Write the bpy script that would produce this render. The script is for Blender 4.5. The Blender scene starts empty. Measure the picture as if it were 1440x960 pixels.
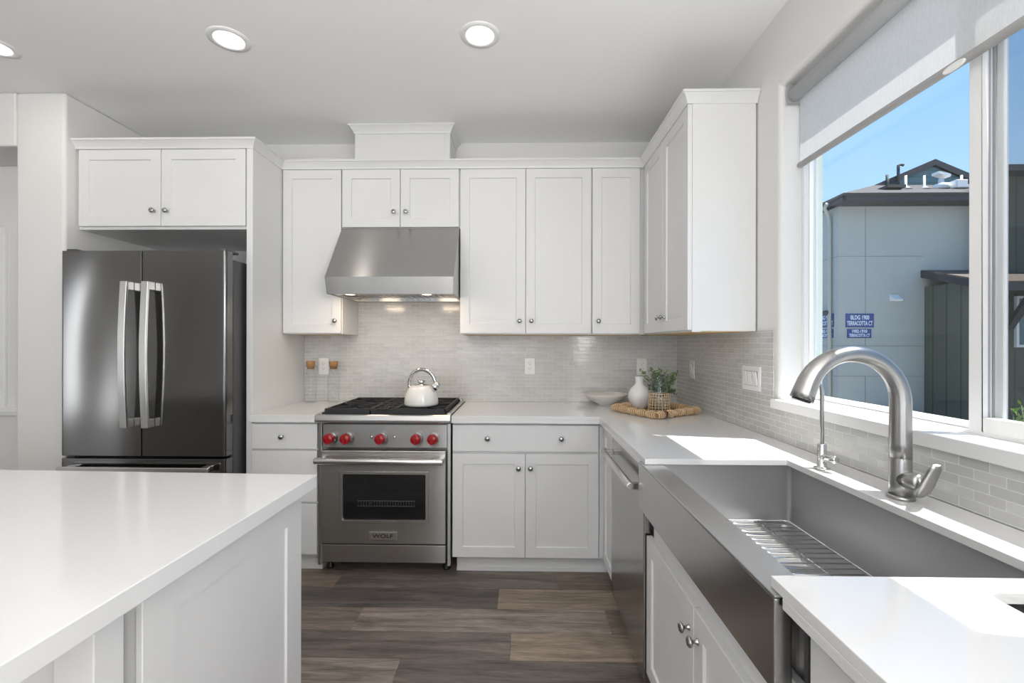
import bpy, bmesh, math, random
from mathutils import Vector, Matrix
random.seed(7)
S = bpy.context.scene
COL = S.collection
PI = math.pi

# ------------------------------------------------------------------ camera
H = 1.319
cam = bpy.data.cameras.new('camera')
cam.sensor_width = 36.0
cam.lens = 641.6 / 1440 * 36.0
cam.shift_y = 4.0 / 1440
cam.clip_start = 0.02
cam_o = bpy.data.objects.new('camera', cam)
COL.objects.link(cam_o)
YAW, ROLL = 0.0197, 0.002
_r = Vector((math.cos(YAW), math.sin(YAW), 0))
_f = Vector((-math.sin(YAW), math.cos(YAW), 0))
_u = Vector((0, 0, 1))
_r2 = _r * math.cos(ROLL) + _u * math.sin(ROLL)
_u2 = -_r * math.sin(ROLL) + _u * math.cos(ROLL)
M = Matrix((( _r2.x, _u2.x, -_f.x, 0), (_r2.y, _u2.y, -_f.y, 0), (_r2.z, _u2.z, -_f.z, H), (0, 0, 0, 1)))
cam_o.matrix_world = M
S.camera = cam_o

# ------------------------------------------------------------------ exposure
S.view_settings.view_transform = 'Standard'
S.view_settings.look = 'None'
S.view_settings.gamma = 1.0
S.view_settings.exposure = 0.0
S.view_settings.use_curve_mapping = False
try:
    S.cycles.use_denoising = True
    S.cycles.max_bounces = 10
    S.cycles.diffuse_bounces = 6
    S.cycles.glossy_bounces = 5
    S.cycles.transparent_max_bounces = 16
    S.cycles.sample_clamp_indirect = 6.0
    S.cycles.caustics_reflective = False
    S.cycles.caustics_refractive = False
except Exception:
    pass

# ------------------------------------------------------------------ sky
W = bpy.data.worlds.new('sky')
S.world = W
W.use_nodes = True
nt = W.node_tree
nt.nodes.clear()
wo = nt.nodes.new('ShaderNodeOutputWorld')
bg = nt.nodes.new('ShaderNodeBackground')
tc = nt.nodes.new('ShaderNodeTexCoord')
sx = nt.nodes.new('ShaderNodeSeparateXYZ')
rp = nt.nodes.new('ShaderNodeValToRGB')
nt.links.new(tc.outputs['Generated'], sx.inputs[0])
nt.links.new(sx.outputs['Z'], rp.inputs[0])
nt.links.new(rp.outputs[0], bg.inputs[0])
nt.links.new(bg.outputs[0], wo.inputs[0])
els = rp.color_ramp.elements
els[0].position = 0.0; els[0].color = (0.52, 0.70, 0.90, 1)
els[1].position = 1.0; els[1].color = (0.10, 0.27, 0.66, 1)
e = els.new(0.28); e.color = (0.36, 0.60, 0.91, 1)
e = els.new(0.52); e.color = (0.20, 0.44, 0.84, 1)
bg.inputs[1].default_value = 1.35

# ------------------------------------------------------------------ sun, and fill lamps added in the unseen rest of the open plan
sun = bpy.data.lights.new('sun', 'SUN')
sun.energy = 12.0
sun.angle = math.radians(0.53)
sun.color = (1.0, 0.97, 0.92)
so = bpy.data.objects.new('sun', sun)
COL.objects.link(so)
so.rotation_euler = Vector((-1, 0.186, -2.16)).to_track_quat('-Z', 'Y').to_euler()
so.location = (6, -1, 12)


def area(name, loc, target, sx_, sy_, watts, color=(1, 1, 1), shape='RECTANGLE', spread=None, parent=None):
    l = bpy.data.lights.new(name, 'AREA')
    l.shape = shape
    l.size = sx_
    if shape in ('RECTANGLE', 'ELLIPSE'):
        l.size_y = sy_
    l.energy = watts
    l.color = color
    if spread is not None:
        l.spread = spread
    o = bpy.data.objects.new(name, l)
    COL.objects.link(o)
    o.location = loc
    o.rotation_euler = (Vector(target) - Vector(loc)).to_track_quat('-Z', 'Y').to_euler()
    return o


area('rear_fill', (-1.9, -3.9, 1.15), (-1.9, 3, 1.15), 3.4, 1.5, 22, (1.0, 0.985, 0.96))  # added fill lamp before the rear wall opening, out of view
area('side_streak_fill', (-6.88, -2.2, 1.25), (3, -2.2, 1.25), 0.36, 2.1, 12, (1.0, 0.985, 0.96))  # added narrow lamp, shaped to reflect as a bright streak in the refrigerator

# two added uplights behind the camera position, brightening the room off the ceiling
area('ceiling_fill', (-0.3, -0.8, 1.2), (-0.3, -0.7, 4), 1.2, 0.8, 46, (1.0, 0.985, 0.97))
area('rear_ceiling_fill', (-0.8, -2.8, 1.3), (-0.8, -2.8, 4), 2.5, 2.0, 118, (1.0, 0.985, 0.97))
# added fill lamp on the unbroken window wall, behind the camera position
area('right_wall_fill', (1.07, -1.0, 1.50), (-2, -0.7, 1.3), 1.3, 1.0, 62, (1.0, 0.985, 0.97))

# ------------------------------------------------------------------ node helpers
def new_mat(name):
    m = bpy.data.materials.new(name)
    m.use_nodes = True
    n = m.node_tree.nodes
    return m, m.node_tree, n['Principled BSDF']


def plain(name, col, rough=0.5, metal=0.0, coat=0.0, noise=0.0, nscale=30.0, bump=0.0, bscale=200.0, emit=None, estr=0.0, ior=None, spec=None):
    m, t, b = new_mat(name)
    b.inputs['Base Color'].default_value = (*col, 1)
    b.inputs['Roughness'].default_value = rough
    b.inputs['Metallic'].default_value = metal
    b.inputs['Coat Weight'].default_value = coat
    b.inputs['Coat Roughness'].default_value = 0.08
    if spec is not None:
        b.inputs['Specular IOR Level'].default_value = spec
    if emit:
        b.inputs['Emission Color'].default_value = (*emit, 1)
        b.inputs['Emission Strength'].default_value = estr
    g = t.nodes.new('ShaderNodeNewGeometry')
    if noise > 0:
        nz = t.nodes.new('ShaderNodeTexNoise')
        nz.inputs['Scale'].default_value = nscale
        nz.inputs['Detail'].default_value = 4
        t.links.new(g.outputs['Position'], nz.inputs['Vector'])
        mx = t.nodes.new('ShaderNodeMix'); mx.data_type = 'RGBA'
        mx.inputs[6].default_value = (*[max(0, c * (1 - noise)) for c in col], 1)
        mx.inputs[7].default_value = (*[min(1, c * (1 + noise)) for c in col], 1)
        t.links.new(nz.outputs[0], mx.inputs[0])
        t.links.new(mx.outputs[2], b.inputs['Base Color'])
    if bump > 0:
        nb = t.nodes.new('ShaderNodeTexNoise')
        nb.inputs['Scale'].default_value = bscale
        nb.inputs['Detail'].default_value = 2
        t.links.new(g.outputs['Position'], nb.inputs['Vector'])
        bp = t.nodes.new('ShaderNodeBump')
        bp.inputs['Strength'].default_value = bump
        bp.inputs['Distance'].default_value = 0.002
        t.links.new(nb.outputs[0], bp.inputs['Height'])
        t.links.new(bp.outputs[0], b.inputs['Normal'])
    return m


def brushed(name, col, rough, axis='X', strength=0.008, aniso=0.6, wave=0.0, metal=1.0):
    """brushed metal: fine streaks along one axis vary the roughness"""
    m, t, b = new_mat(name)
    b.inputs['Metallic'].default_value = metal
    b.inputs['Roughness'].default_value = rough
    b.inputs['Anisotropic'].default_value = aniso
    g = t.nodes.new('ShaderNodeNewGeometry')
    mp = t.nodes.new('ShaderNodeMapping')
    sc = {'X': (1.5, 320, 320), 'Y': (320, 1.5, 320), 'Z': (320, 320, 1.5)}[axis]
    mp.inputs['Scale'].default_value = sc
    t.links.new(g.outputs['Position'], mp.inputs['Vector'])
    nz = t.nodes.new('ShaderNodeTexNoise')
    nz.inputs['Scale'].default_value = 1.0
    nz.inputs['Detail'].default_value = 2
    t.links.new(mp.outputs[0], nz.inputs['Vector'])
    mx = t.nodes.new('ShaderNodeMix'); mx.data_type = 'RGBA'
    mx.inputs[6].default_value = (*[c * 0.993 for c in col], 1)
    mx.inputs[7].default_value = (*[min(1, c * 1.007) for c in col], 1)
    t.links.new(nz.outputs[0], mx.inputs[0])
    t.links.new(mx.outputs[2], b.inputs['Base Color'])
    mr = t.nodes.new('ShaderNodeMapRange')
    mr.inputs[3].default_value = rough - strength
    mr.inputs[4].default_value = rough + strength
    t.links.new(nz.outputs[0], mr.inputs[0])
    t.links.new(mr.outputs[0], b.inputs['Roughness'])
    tg = t.nodes.new('ShaderNodeCombineXYZ')
    for i, a in enumerate('XYZ'):
        tg.inputs[i].default_value = (0.07, 0.09, 1.0)[i]
    t.links.new(tg.outputs[0], b.inputs['Tangent'])
    if wave > 0:
        mp2 = t.nodes.new('ShaderNodeMapping')
        mp2.inputs['Scale'].default_value = (2.2, 2.2, 0.7)
        t.links.new(g.outputs['Position'], mp2.inputs['Vector'])
        n2 = t.nodes.new('ShaderNodeTexNoise')
        n2.inputs['Scale'].default_value = 1.3
        n2.inputs['Detail'].default_value = 0.0
        t.links.new(mp2.outputs[0], n2.inputs['Vector'])
        bp = t.nodes.new('ShaderNodeBump')
        bp.inputs['Strength'].default_value = wave
        bp.inputs['Distance'].default_value = 0.02
        t.links.new(n2.outputs[0], bp.inputs['Height'])
        t.links.new(bp.outputs[0], b.inputs['Normal'])
    return m


def thin_glass(name, tint=(1, 1, 1), ior=1.45, rough=0.0, dirt=0.0):
    m = bpy.data.materials.new(name)
    m.use_nodes = True
    t = m.node_tree
    t.nodes.clear()
    o = t.nodes.new('ShaderNodeOutputMaterial')
    tr = t.nodes.new('ShaderNodeBsdfTransparent'); tr.inputs[0].default_value = (*tint, 1)
    gl = t.nodes.new('ShaderNodeBsdfGlossy'); gl.inputs['Roughness'].default_value = rough
    # Schlick reflectance from the facing ratio, the same on both sides of the sheet
    lw = t.nodes.new('ShaderNodeLayerWeight'); lw.inputs[0].default_value = 0.5
    pw = t.nodes.new('ShaderNodeMath'); pw.operation = 'POWER'; pw.inputs[1].default_value = 4.5
    t.links.new(lw.outputs['Facing'], pw.inputs[0])
    r0 = ((ior - 1) / (ior + 1)) ** 2
    fr = t.nodes.new('ShaderNodeMath'); fr.operation = 'MULTIPLY_ADD'
    fr.inputs[1].default_value = 0.85 - r0; fr.inputs[2].default_value = r0
    t.links.new(pw.outputs[0], fr.inputs[0])
    mx = t.nodes.new('ShaderNodeMixShader')
    t.links.new(fr.outputs[0], mx.inputs[0])
    t.links.new(tr.outputs[0], mx.inputs[1])
    t.links.new(gl.outputs[0], mx.inputs[2])
    t.links.new(mx.outputs[0], o.inputs[0])
    return m


def tile_mat(name, axis):
    m, t, b = new_mat(name)
    g = t.nodes.new('ShaderNodeNewGeometry')
    sp = t.nodes.new('ShaderNodeSeparateXYZ')
    cb = t.nodes.new('ShaderNodeCombineXYZ')
    t.links.new(g.outputs['Position'], sp.inputs[0])
    t.links.new(sp.outputs[axis], cb.inputs[0])
    t.links.new(sp.outputs['Z'], cb.inputs[1])
    br = t.nodes.new('ShaderNodeTexBrick')
    br.inputs['Scale'].default_value = 1.0
    br.inputs['Brick Width'].default_value = 0.075
    br.inputs['Row Height'].default_value = 0.0255
    br.inputs['Mortar Size'].default_value = 0.0013
    br.inputs['Mortar Smooth'].default_value = 0.2
    br.inputs['Bias'].default_value = 0.0
    br.inputs['Color1'].default_value = (0.50, 0.50, 0.485, 1)
    br.inputs['Color2'].default_value = (0.58, 0.58, 0.565, 1)
    br.inputs['Mortar'].default_value = (0.72, 0.72, 0.70, 1)
    t.links.new(cb.outputs[0], br.inputs['Vector'])
    t.links.new(br.outputs['Color'], b.inputs['Base Color'])
    mr = t.nodes.new('ShaderNodeMapRange')
    mr.inputs[3].default_value = 0.12
    mr.inputs[4].default_value = 0.6
    t.links.new(br.outputs['Fac'], mr.inputs[0])
    t.links.new(mr.outputs[0], b.inputs['Roughness'])
    inv = t.nodes.new('ShaderNodeMath'); inv.operation = 'SUBTRACT'
    inv.inputs[0].default_value = 1.0
    t.links.new(br.outputs['Fac'], inv.inputs[1])
    nz = t.nodes.new('ShaderNodeTexNoise')
    nz.inputs['Scale'].default_value = 28
    nz.inputs['Detail'].default_value = 1
    t.links.new(cb.outputs[0], nz.inputs['Vector'])
    ad = t.nodes.new('ShaderNodeMath'); ad.operation = 'MULTIPLY_ADD'
    ad.inputs[1].default_value = 0.6
    t.links.new(nz.outputs[0], ad.inputs[0])
    t.links.new(inv.outputs[0], ad.inputs[2])
    bp = t.nodes.new('ShaderNodeBump')
    bp.inputs['Strength'].default_value = 0.5
    bp.inputs['Distance'].default_value = 0.0012
    t.links.new(ad.outputs[0], bp.inputs['Height'])
    t.links.new(bp.outputs[0], b.inputs['Normal'])
    return m


def floor_mat():
    m, t, b = new_mat('weathered_oak_plank')
    at = t.nodes.new('ShaderNodeAttribute'); at.attribute_name = 'tone'
    sp = t.nodes.new('ShaderNodeSeparateColor')
    t.links.new(at.outputs['Color'], sp.inputs[0])
    g = t.nodes.new('ShaderNodeNewGeometry')
    # every plank's grain is shifted by its own offset
    off = t.nodes.new('ShaderNodeCombineXYZ')
    mul = t.nodes.new('ShaderNodeMath'); mul.operation = 'MULTIPLY'; mul.inputs[1].default_value = 37.0
    t.links.new(sp.outputs[2], mul.inputs[0])
    t.links.new(mul.outputs[0], off.inputs[0]); t.links.new(mul.outputs[0], off.inputs[1])
    va = t.nodes.new('ShaderNodeVectorMath'); va.operation = 'ADD'
    t.links.new(g.outputs['Position'], va.inputs[0]); t.links.new(off.outputs[0], va.inputs[1])
    mp = t.nodes.new('ShaderNodeMapping'); mp.inputs['Scale'].default_value = (2.2, 22, 1)
    t.links.new(va.outputs[0], mp.inputs['Vector'])
    n1 = t.nodes.new('ShaderNodeTexNoise'); n1.inputs['Scale'].default_value = 1.0
    n1.inputs['Detail'].default_value = 7; n1.inputs['Roughness'].default_value = 0.62; n1.inputs['Distortion'].default_value = 0.7
    t.links.new(mp.outputs[0], n1.inputs['Vector'])
    mp2 = t.nodes.new('ShaderNodeMapping'); mp2.inputs['Scale'].default_value = (14, 260, 1)
    t.links.new(va.outputs[0], mp2.inputs['Vector'])
    n2 = t.nodes.new('ShaderNodeTexNoise'); n2.inputs['Scale'].default_value = 1.0
    n2.inputs['Detail'].default_value = 3
    t.links.new(mp2.outputs[0], n2.inputs['Vector'])
    r1 = t.nodes.new('ShaderNodeValToRGB')
    e0, e1 = r1.color_ramp.elements
    e0.position = 0.32; e0.color = (0.40, 0.40, 0.40, 1)
    e1.position = 0.72; e1.color = (1.45, 1.45, 1.45, 1)
    t.links.new(n1.outputs[0], r1.inputs[0])
    r2 = t.nodes.new('ShaderNodeValToRGB')
    e0, e1 = r2.color_ramp.elements
    e0.position = 0.35; e0.color = (0.78, 0.78, 0.78, 1)
    e1.position = 0.68; e1.color = (1.25, 1.25, 1.25, 1)
    t.links.new(n2.outputs[0], r2.inputs[0])
    # dark grey-brown to light tan by tone (R), grey to warm by (G)
    mixg = t.nodes.new('ShaderNodeMix'); mixg.data_type = 'RGBA'
    mixg.inputs[6].default_value = (0.062, 0.054, 0.051, 1)
    mixg.inputs[7].default_value = (0.42, 0.365, 0.335, 1)
    t.links.new(sp.outputs[0], mixg.inputs[0])
    mixw = t.nodes.new('ShaderNodeMix'); mixw.data_type = 'RGBA'
    mixw.inputs[6].default_value = (0.072, 0.054, 0.043, 1)
    mixw.inputs[7].default_value = (0.44, 0.345, 0.255, 1)
    t.links.new(sp.outputs[0], mixw.inputs[0])
    mw = t.nodes.new('ShaderNodeMix'); mw.data_type = 'RGBA'
    t.links.new(sp.outputs[1], mw.inputs[0])
    t.links.new(mixg.outputs[2], mw.inputs[6]); t.links.new(mixw.outputs[2], mw.inputs[7])
    m1 = t.nodes.new('ShaderNodeMix'); m1.data_type = 'RGBA'; m1.blend_type = 'MULTIPLY'; m1.inputs[0].default_value = 1
    t.links.new(mw.outputs[2], m1.inputs[6]); t.links.new(r1.outputs[0], m1.inputs[7])
    m2 = t.nodes.new('ShaderNodeMix'); m2.data_type = 'RGBA'; m2.blend_type = 'MULTIPLY'; m2.inputs[0].default_value = 1
    t.links.new(m1.outputs[2], m2.inputs[6]); t.links.new(r2.outputs[0], m2.inputs[7])
    t.links.new(m2.outputs[2], b.inputs['Base Color'])
    b.inputs['Roughness'].default_value = 0.42
    bp = t.nodes.new('ShaderNodeBump'); bp.inputs['Strength'].default_value = 0.25; bp.inputs['Distance'].default_value = 0.001
    t.links.new(n2.outputs[0], bp.inputs['Height'])
    t.links.new(bp.outputs[0], b.inputs['Normal'])
    return m


def shade_mat():
    m = bpy.data.materials.new('woven_shade_fabric')
    m.use_nodes = True
    t = m.node_tree
    t.nodes.clear()
    o = t.nodes.new('ShaderNodeOutputMaterial')
    d = t.nodes.new('ShaderNodeBsdfDiffuse')
    tl = t.nodes.new('ShaderNodeBsdfTranslucent')
    mx = t.nodes.new('ShaderNodeMixShader'); mx.inputs[0].default_value = 0.30
    g = t.nodes.new('ShaderNodeNewGeometry')
    mp = t.nodes.new('ShaderNodeMapping'); mp.inputs['Scale'].default_value = (400, 260, 60)
    n = t.nodes.new('ShaderNodeTexNoise'); n.inputs['Scale'].default_value = 1.0
    t.links.new(g.outputs['Position'], mp.inputs['Vector']); t.links.new(mp.outputs[0], n.inputs['Vector'])
    mc = t.nodes.new('ShaderNodeMix'); mc.data_type = 'RGBA'
    mc.inputs[6].default_value = (0.60, 0.61, 0.62, 1); mc.inputs[7].default_value = (0.74, 0.75, 0.76, 1)
    t.links.new(n.outputs[0], mc.inputs[0])
    t.links.new(mc.outputs[2], d.inputs[0]); t.links.new(mc.outputs[2], tl.inputs[0])
    t.links.new(d.outputs[0], mx.inputs[1]); t.links.new(tl.outputs[0], mx.inputs[2])
    t.links.new(mx.outputs[0], o.inputs[0])
    return m


def screen_mat():
    m = bpy.data.materials.new('insect_screen_mesh')
    m.use_nodes = True
    t = m.node_tree
    t.nodes.clear()
    o = t.nodes.new('ShaderNodeOutputMaterial')
    tr = t.nodes.new('ShaderNodeBsdfTransparent')
    d = t.nodes.new('ShaderNodeBsdfDiffuse'); d.inputs[0].default_value = (0.05, 0.055, 0.06, 1)
    mx = t.nodes.new('ShaderNodeMixShader'); mx.inputs[0].default_value = 0.25
    t.links.new(tr.outputs[0], mx.inputs[1]); t.links.new(d.outputs[0], mx.inputs[2])
    t.links.new(mx.outputs[0], o.inputs[0])
    return m


def siding_mat(name, col, axis, pitch, dark=0.55, line=0.06, rough=0.7):
    """painted siding: a thin reveal line every pitch along one axis"""
    m, t, b = new_mat(name)
    b.inputs['Roughness'].default_value = rough
    g = t.nodes.new('ShaderNodeNewGeometry')
    sp = t.nodes.new('ShaderNodeSeparateXYZ')
    t.links.new(g.outputs['Position'], sp.inputs[0])
    dv = t.nodes.new('ShaderNodeMath'); dv.operation = 'DIVIDE'; dv.inputs[1].default_value = pitch
    if axis == 'XY':
        ad = t.nodes.new('ShaderNodeMath'); ad.operation = 'ADD'
        t.links.new(sp.outputs['X'], ad.inputs[0]); t.links.new(sp.outputs['Y'], ad.inputs[1])
        t.links.new(ad.outputs[0], dv.inputs[0])
    else:
        t.links.new(sp.outputs[axis], dv.inputs[0])
    fr = t.nodes.new('ShaderNodeMath'); fr.operation = 'FRACT'
    t.links.new(dv.outputs[0], fr.inputs[0])
    lt = t.nodes.new('ShaderNodeMath'); lt.operation = 'LESS_THAN'; lt.inputs[1].default_value = line
    t.links.new(fr.outputs[0], lt.inputs[0])
    mx = t.nodes.new('ShaderNodeMix'); mx.data_type = 'RGBA'
    mx.inputs[6].default_value = (*col, 1)
    mx.inputs[7].default_value = (*[c * dark for c in col], 1)
    t.links.new(lt.outputs[0], mx.inputs[0])
    t.links.new(mx.outputs[2], b.inputs['Base Color'])
    return m


MT = {}
MT['cab'] = plain('white_cabinet_paint', (0.71, 0.71, 0.708), 0.38, noise=0.012, nscale=6)
MT['wall'] = plain('warm_white_wall_paint', (0.74, 0.735, 0.72), 0.75, bump=0.25, bscale=160)
MT['ceil'] = plain('ceiling_paint', (0.90, 0.90, 0.895), 0.85, bump=0.2, bscale=120)
MT['quartz'] = plain('white_quartz', (0.74, 0.74, 0.74), 0.10, noise=0.015, nscale=180, spec=0.5)
MT['steel'] = brushed('brushed_steel_along_width', (0.50, 0.49, 0.475), 0.25, 'X', aniso=0.95)
MT['steel_y'] = brushed('brushed_steel_along_depth', (0.50, 0.49, 0.48), 0.27, 'Y')
MT['dwsteel'] = brushed('dishwasher_steel', (0.40, 0.395, 0.39), 0.17, 'Z', strength=0.0, aniso=0.3)
MT['apron'] = brushed('satin_apron_steel', (0.50, 0.50, 0.50), 0.22, 'Y', strength=0.004, aniso=0.4)
MT['sinksteel'] = brushed('satin_sink_steel', (0.50, 0.50, 0.505), 0.32, 'Y', aniso=0.0, metal=0.80)
MT['fridge'] = brushed('dark_brushed_steel', (0.20, 0.198, 0.196), 0.14, 'X', strength=0.012, aniso=0.75, wave=0.45)
MT['fridge_side'] = plain('grey_appliance_side', (0.12, 0.12, 0.122), 0.4, metal=0.6, noise=0.03)
MT['handle'] = brushed('satin_bar_steel', (0.74, 0.735, 0.72), 0.30, 'Z', aniso=0.3)
MT['handle_x'] = brushed('satin_bar_steel_wide', (0.72, 0.71, 0.70), 0.26, 'X', aniso=0.3)
MT['nickel'] = brushed('brushed_nickel', (0.42, 0.415, 0.41), 0.31, 'Z', aniso=0.4)
MT['chrome'] = plain('polished_chrome', (0.72, 0.72, 0.72), 0.08, metal=1.0, noise=0.01)
MT['knob'] = plain('chrome_cabinet_knob', (0.42, 0.42, 0.42), 0.14, metal=1.0, noise=0.01)
MT['black'] = plain('black_enamel', (0.012, 0.012, 0.013), 0.35, noise=0.05)
MT['iron'] = plain('cast_iron', (0.018, 0.018, 0.020), 0.55, noise=0.2, bump=0.3, bscale=500)
MT['gap'] = plain('dark_gap', (0.02, 0.02, 0.02), 0.8, noise=0.05)
MT['red'] = plain('red_knob_plastic', (0.33, 0.005, 0.010), 0.35, coat=0.15, noise=0.03)
MT['ovenglass'] = plain('black_oven_glass', (0.010, 0.010, 0.011), 0.06, coat=0.6, noise=0.05)
MT['enamel'] = plain('white_kettle_enamel', (0.80, 0.79, 0.75), 0.22, coat=0.4, noise=0.01)
MT['ceramic'] = plain('white_matte_ceramic', (0.80, 0.80, 0.79), 0.55, noise=0.02)
MT['stone'] = plain('cream_bowl_stoneware', (0.70, 0.68, 0.64), 0.5, noise=0.03, nscale=60)
MT['cork'] = plain('cork_stopper', (0.42, 0.22, 0.09), 0.8, noise=0.35, nscale=160)
MT['rattan'] = plain('natural_rattan', (0.64, 0.47, 0.29), 0.6, noise=0.25, nscale=120)
MT['rattan2'] = plain('wrapped_reed', (0.30, 0.18, 0.085), 0.6, noise=0.25, nscale=90, bump=0.4, bscale=300)
MT['leather'] = plain('dark_brown_wrap', (0.13, 0.06, 0.03), 0.6, noise=0.2, nscale=80)
MT['leaf'] = plain('eucalyptus_leaf', (0.19, 0.27, 0.12), 0.5, noise=0.5, nscale=40)
MT['stem'] = plain('green_stem', (0.12, 0.13, 0.06), 0.6, noise=0.2)
MT['plate'] = plain('white_plastic_plate', (0.82, 0.82, 0.81), 0.35, noise=0.01)
MT['slot'] = plain('outlet_slot', (0.05, 0.05, 0.05), 0.5, noise=0.05)
MT['vinyl'] = plain('white_vinyl_frame', (0.82, 0.82, 0.82), 0.35, noise=0.01)
MT['vinylgrey'] = plain('grey_track_seal', (0.35, 0.35, 0.36), 0.5, noise=0.05)
MT['hem'] = plain('grey_hem_bar', (0.34, 0.335, 0.33), 0.5, noise=0.05)
MT['fabric'] = shade_mat()
MT['screen'] = screen_mat()
MT['glass'] = thin_glass('window_glass', (0.975, 0.985, 0.985), 1.30)
MT['clear'] = thin_glass('clear_glassware', (0.985, 0.99, 0.99), 1.30, 0.02)
MT['hurr'] = thin_glass('hurricane_glass', (0.91, 0.94, 0.96), 1.45, 0.02)
MT['tileX'] = tile_mat('grey_glass_mosaic_back', 'X')
MT['tileY'] = tile_mat('grey_glass_mosaic_side', 'Y')
MT['ply'] = plain('raw_plywood_underside', (0.72, 0.52, 0.26), 0.6, noise=0.12, nscale=20)
MT['lens'] = plain('lit_lens', (0.9, 0.9, 0.9), 0.4, noise=0.01, emit=(1.0, 0.96, 0.90), estr=6.0)
MT['halogen'] = plain('lit_halogen', (0.9, 0.9, 0.9), 0.4, noise=0.01, emit=(1.0, 0.80, 0.58), estr=2.0)
MT['stucco'] = plain('pale_grey_stucco', (0.40, 0.405, 0.37), 0.9, noise=0.03, nscale=4, bump=0.3, bscale=60)
MT['stucco_trim'] = plain('rough_green_white_stucco', (0.60, 0.66, 0.62), 0.95, noise=0.25, nscale=220, bump=0.8, bscale=250)
MT['fascia'] = plain('dark_fascia', (0.035, 0.036, 0.040), 0.7, noise=0.1)
MT['shingle'] = siding_mat('asphalt_shingle', (0.085, 0.079, 0.074), 'Y', 0.14, 0.6, 0.12, 0.95)
MT['shingle_b'] = siding_mat('brown_shingle', (0.12, 0.09, 0.072), 'Y', 0.14, 0.6, 0.12, 0.95)
MT['teal'] = siding_mat('teal_lap_siding', (0.13, 0.215, 0.225), 'Z', 0.17, 0.5, 0.12)
MT['green'] = siding_mat('dark_green_batten_siding', (0.082, 0.090, 0.068), 'XY', 0.32, 0.45, 0.09)
MT['teal_door'] = plain('teal_door_paint', (0.06, 0.13, 0.14), 0.5, noise=0.05)
MT['sign'] = plain('blue_sign_enamel', (0.022, 0.052, 0.21), 0.5, noise=0.05)
MT['signtext'] = plain('white_sign_lettering', (0.75, 0.80, 0.85), 0.5, noise=0.01)
MT['metalwhite'] = plain('white_roof_vent', (0.75, 0.75, 0.74), 0.5, noise=0.03)
MT['joint'] = plain('stucco_joint', (0.26, 0.265, 0.245), 0.9, noise=0.05)
MT['ground'] = plain('outdoor_ground', (0.30, 0.29, 0.27), 0.95, noise=0.15, nscale=3)
MT['shrub'] = plain('bright_shrub_leaf', (0.22, 0.36, 0.05), 0.5, noise=0.4, nscale=20)
MT['badge'] = brushed('badge_steel', (0.58, 0.56, 0.54), 0.3, 'X')
MT['letter'] = plain('dark_lettering', (0.03, 0.03, 0.03), 0.4, noise=0.05)
MT['skyglass'] = plain('dark_house_window', (0.10, 0.16, 0.18), 0.15, noise=0.2, nscale=3)
MT['floor'] = floor_mat()


# ------------------------------------------------------------------ mesh builder
def F_back(plane):        # front faces -Y : a = X, n = outwards
    return lambda a, n, z: Vector((a, plane - n, z))


def F_left(plane):        # front faces -X : a = Y
    return lambda a, n, z: Vector((plane - n, a, z))


def F_right(plane):       # front faces +X : a = Y
    return lambda a, n, z: Vector((plane + n, a, z))


def F_fwd(plane):         # front faces +Y : a = X
    return lambda a, n, z: Vector((a, plane + n, z))


F_xyz = lambda a, n, z: Vector((a, n, z))


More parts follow.
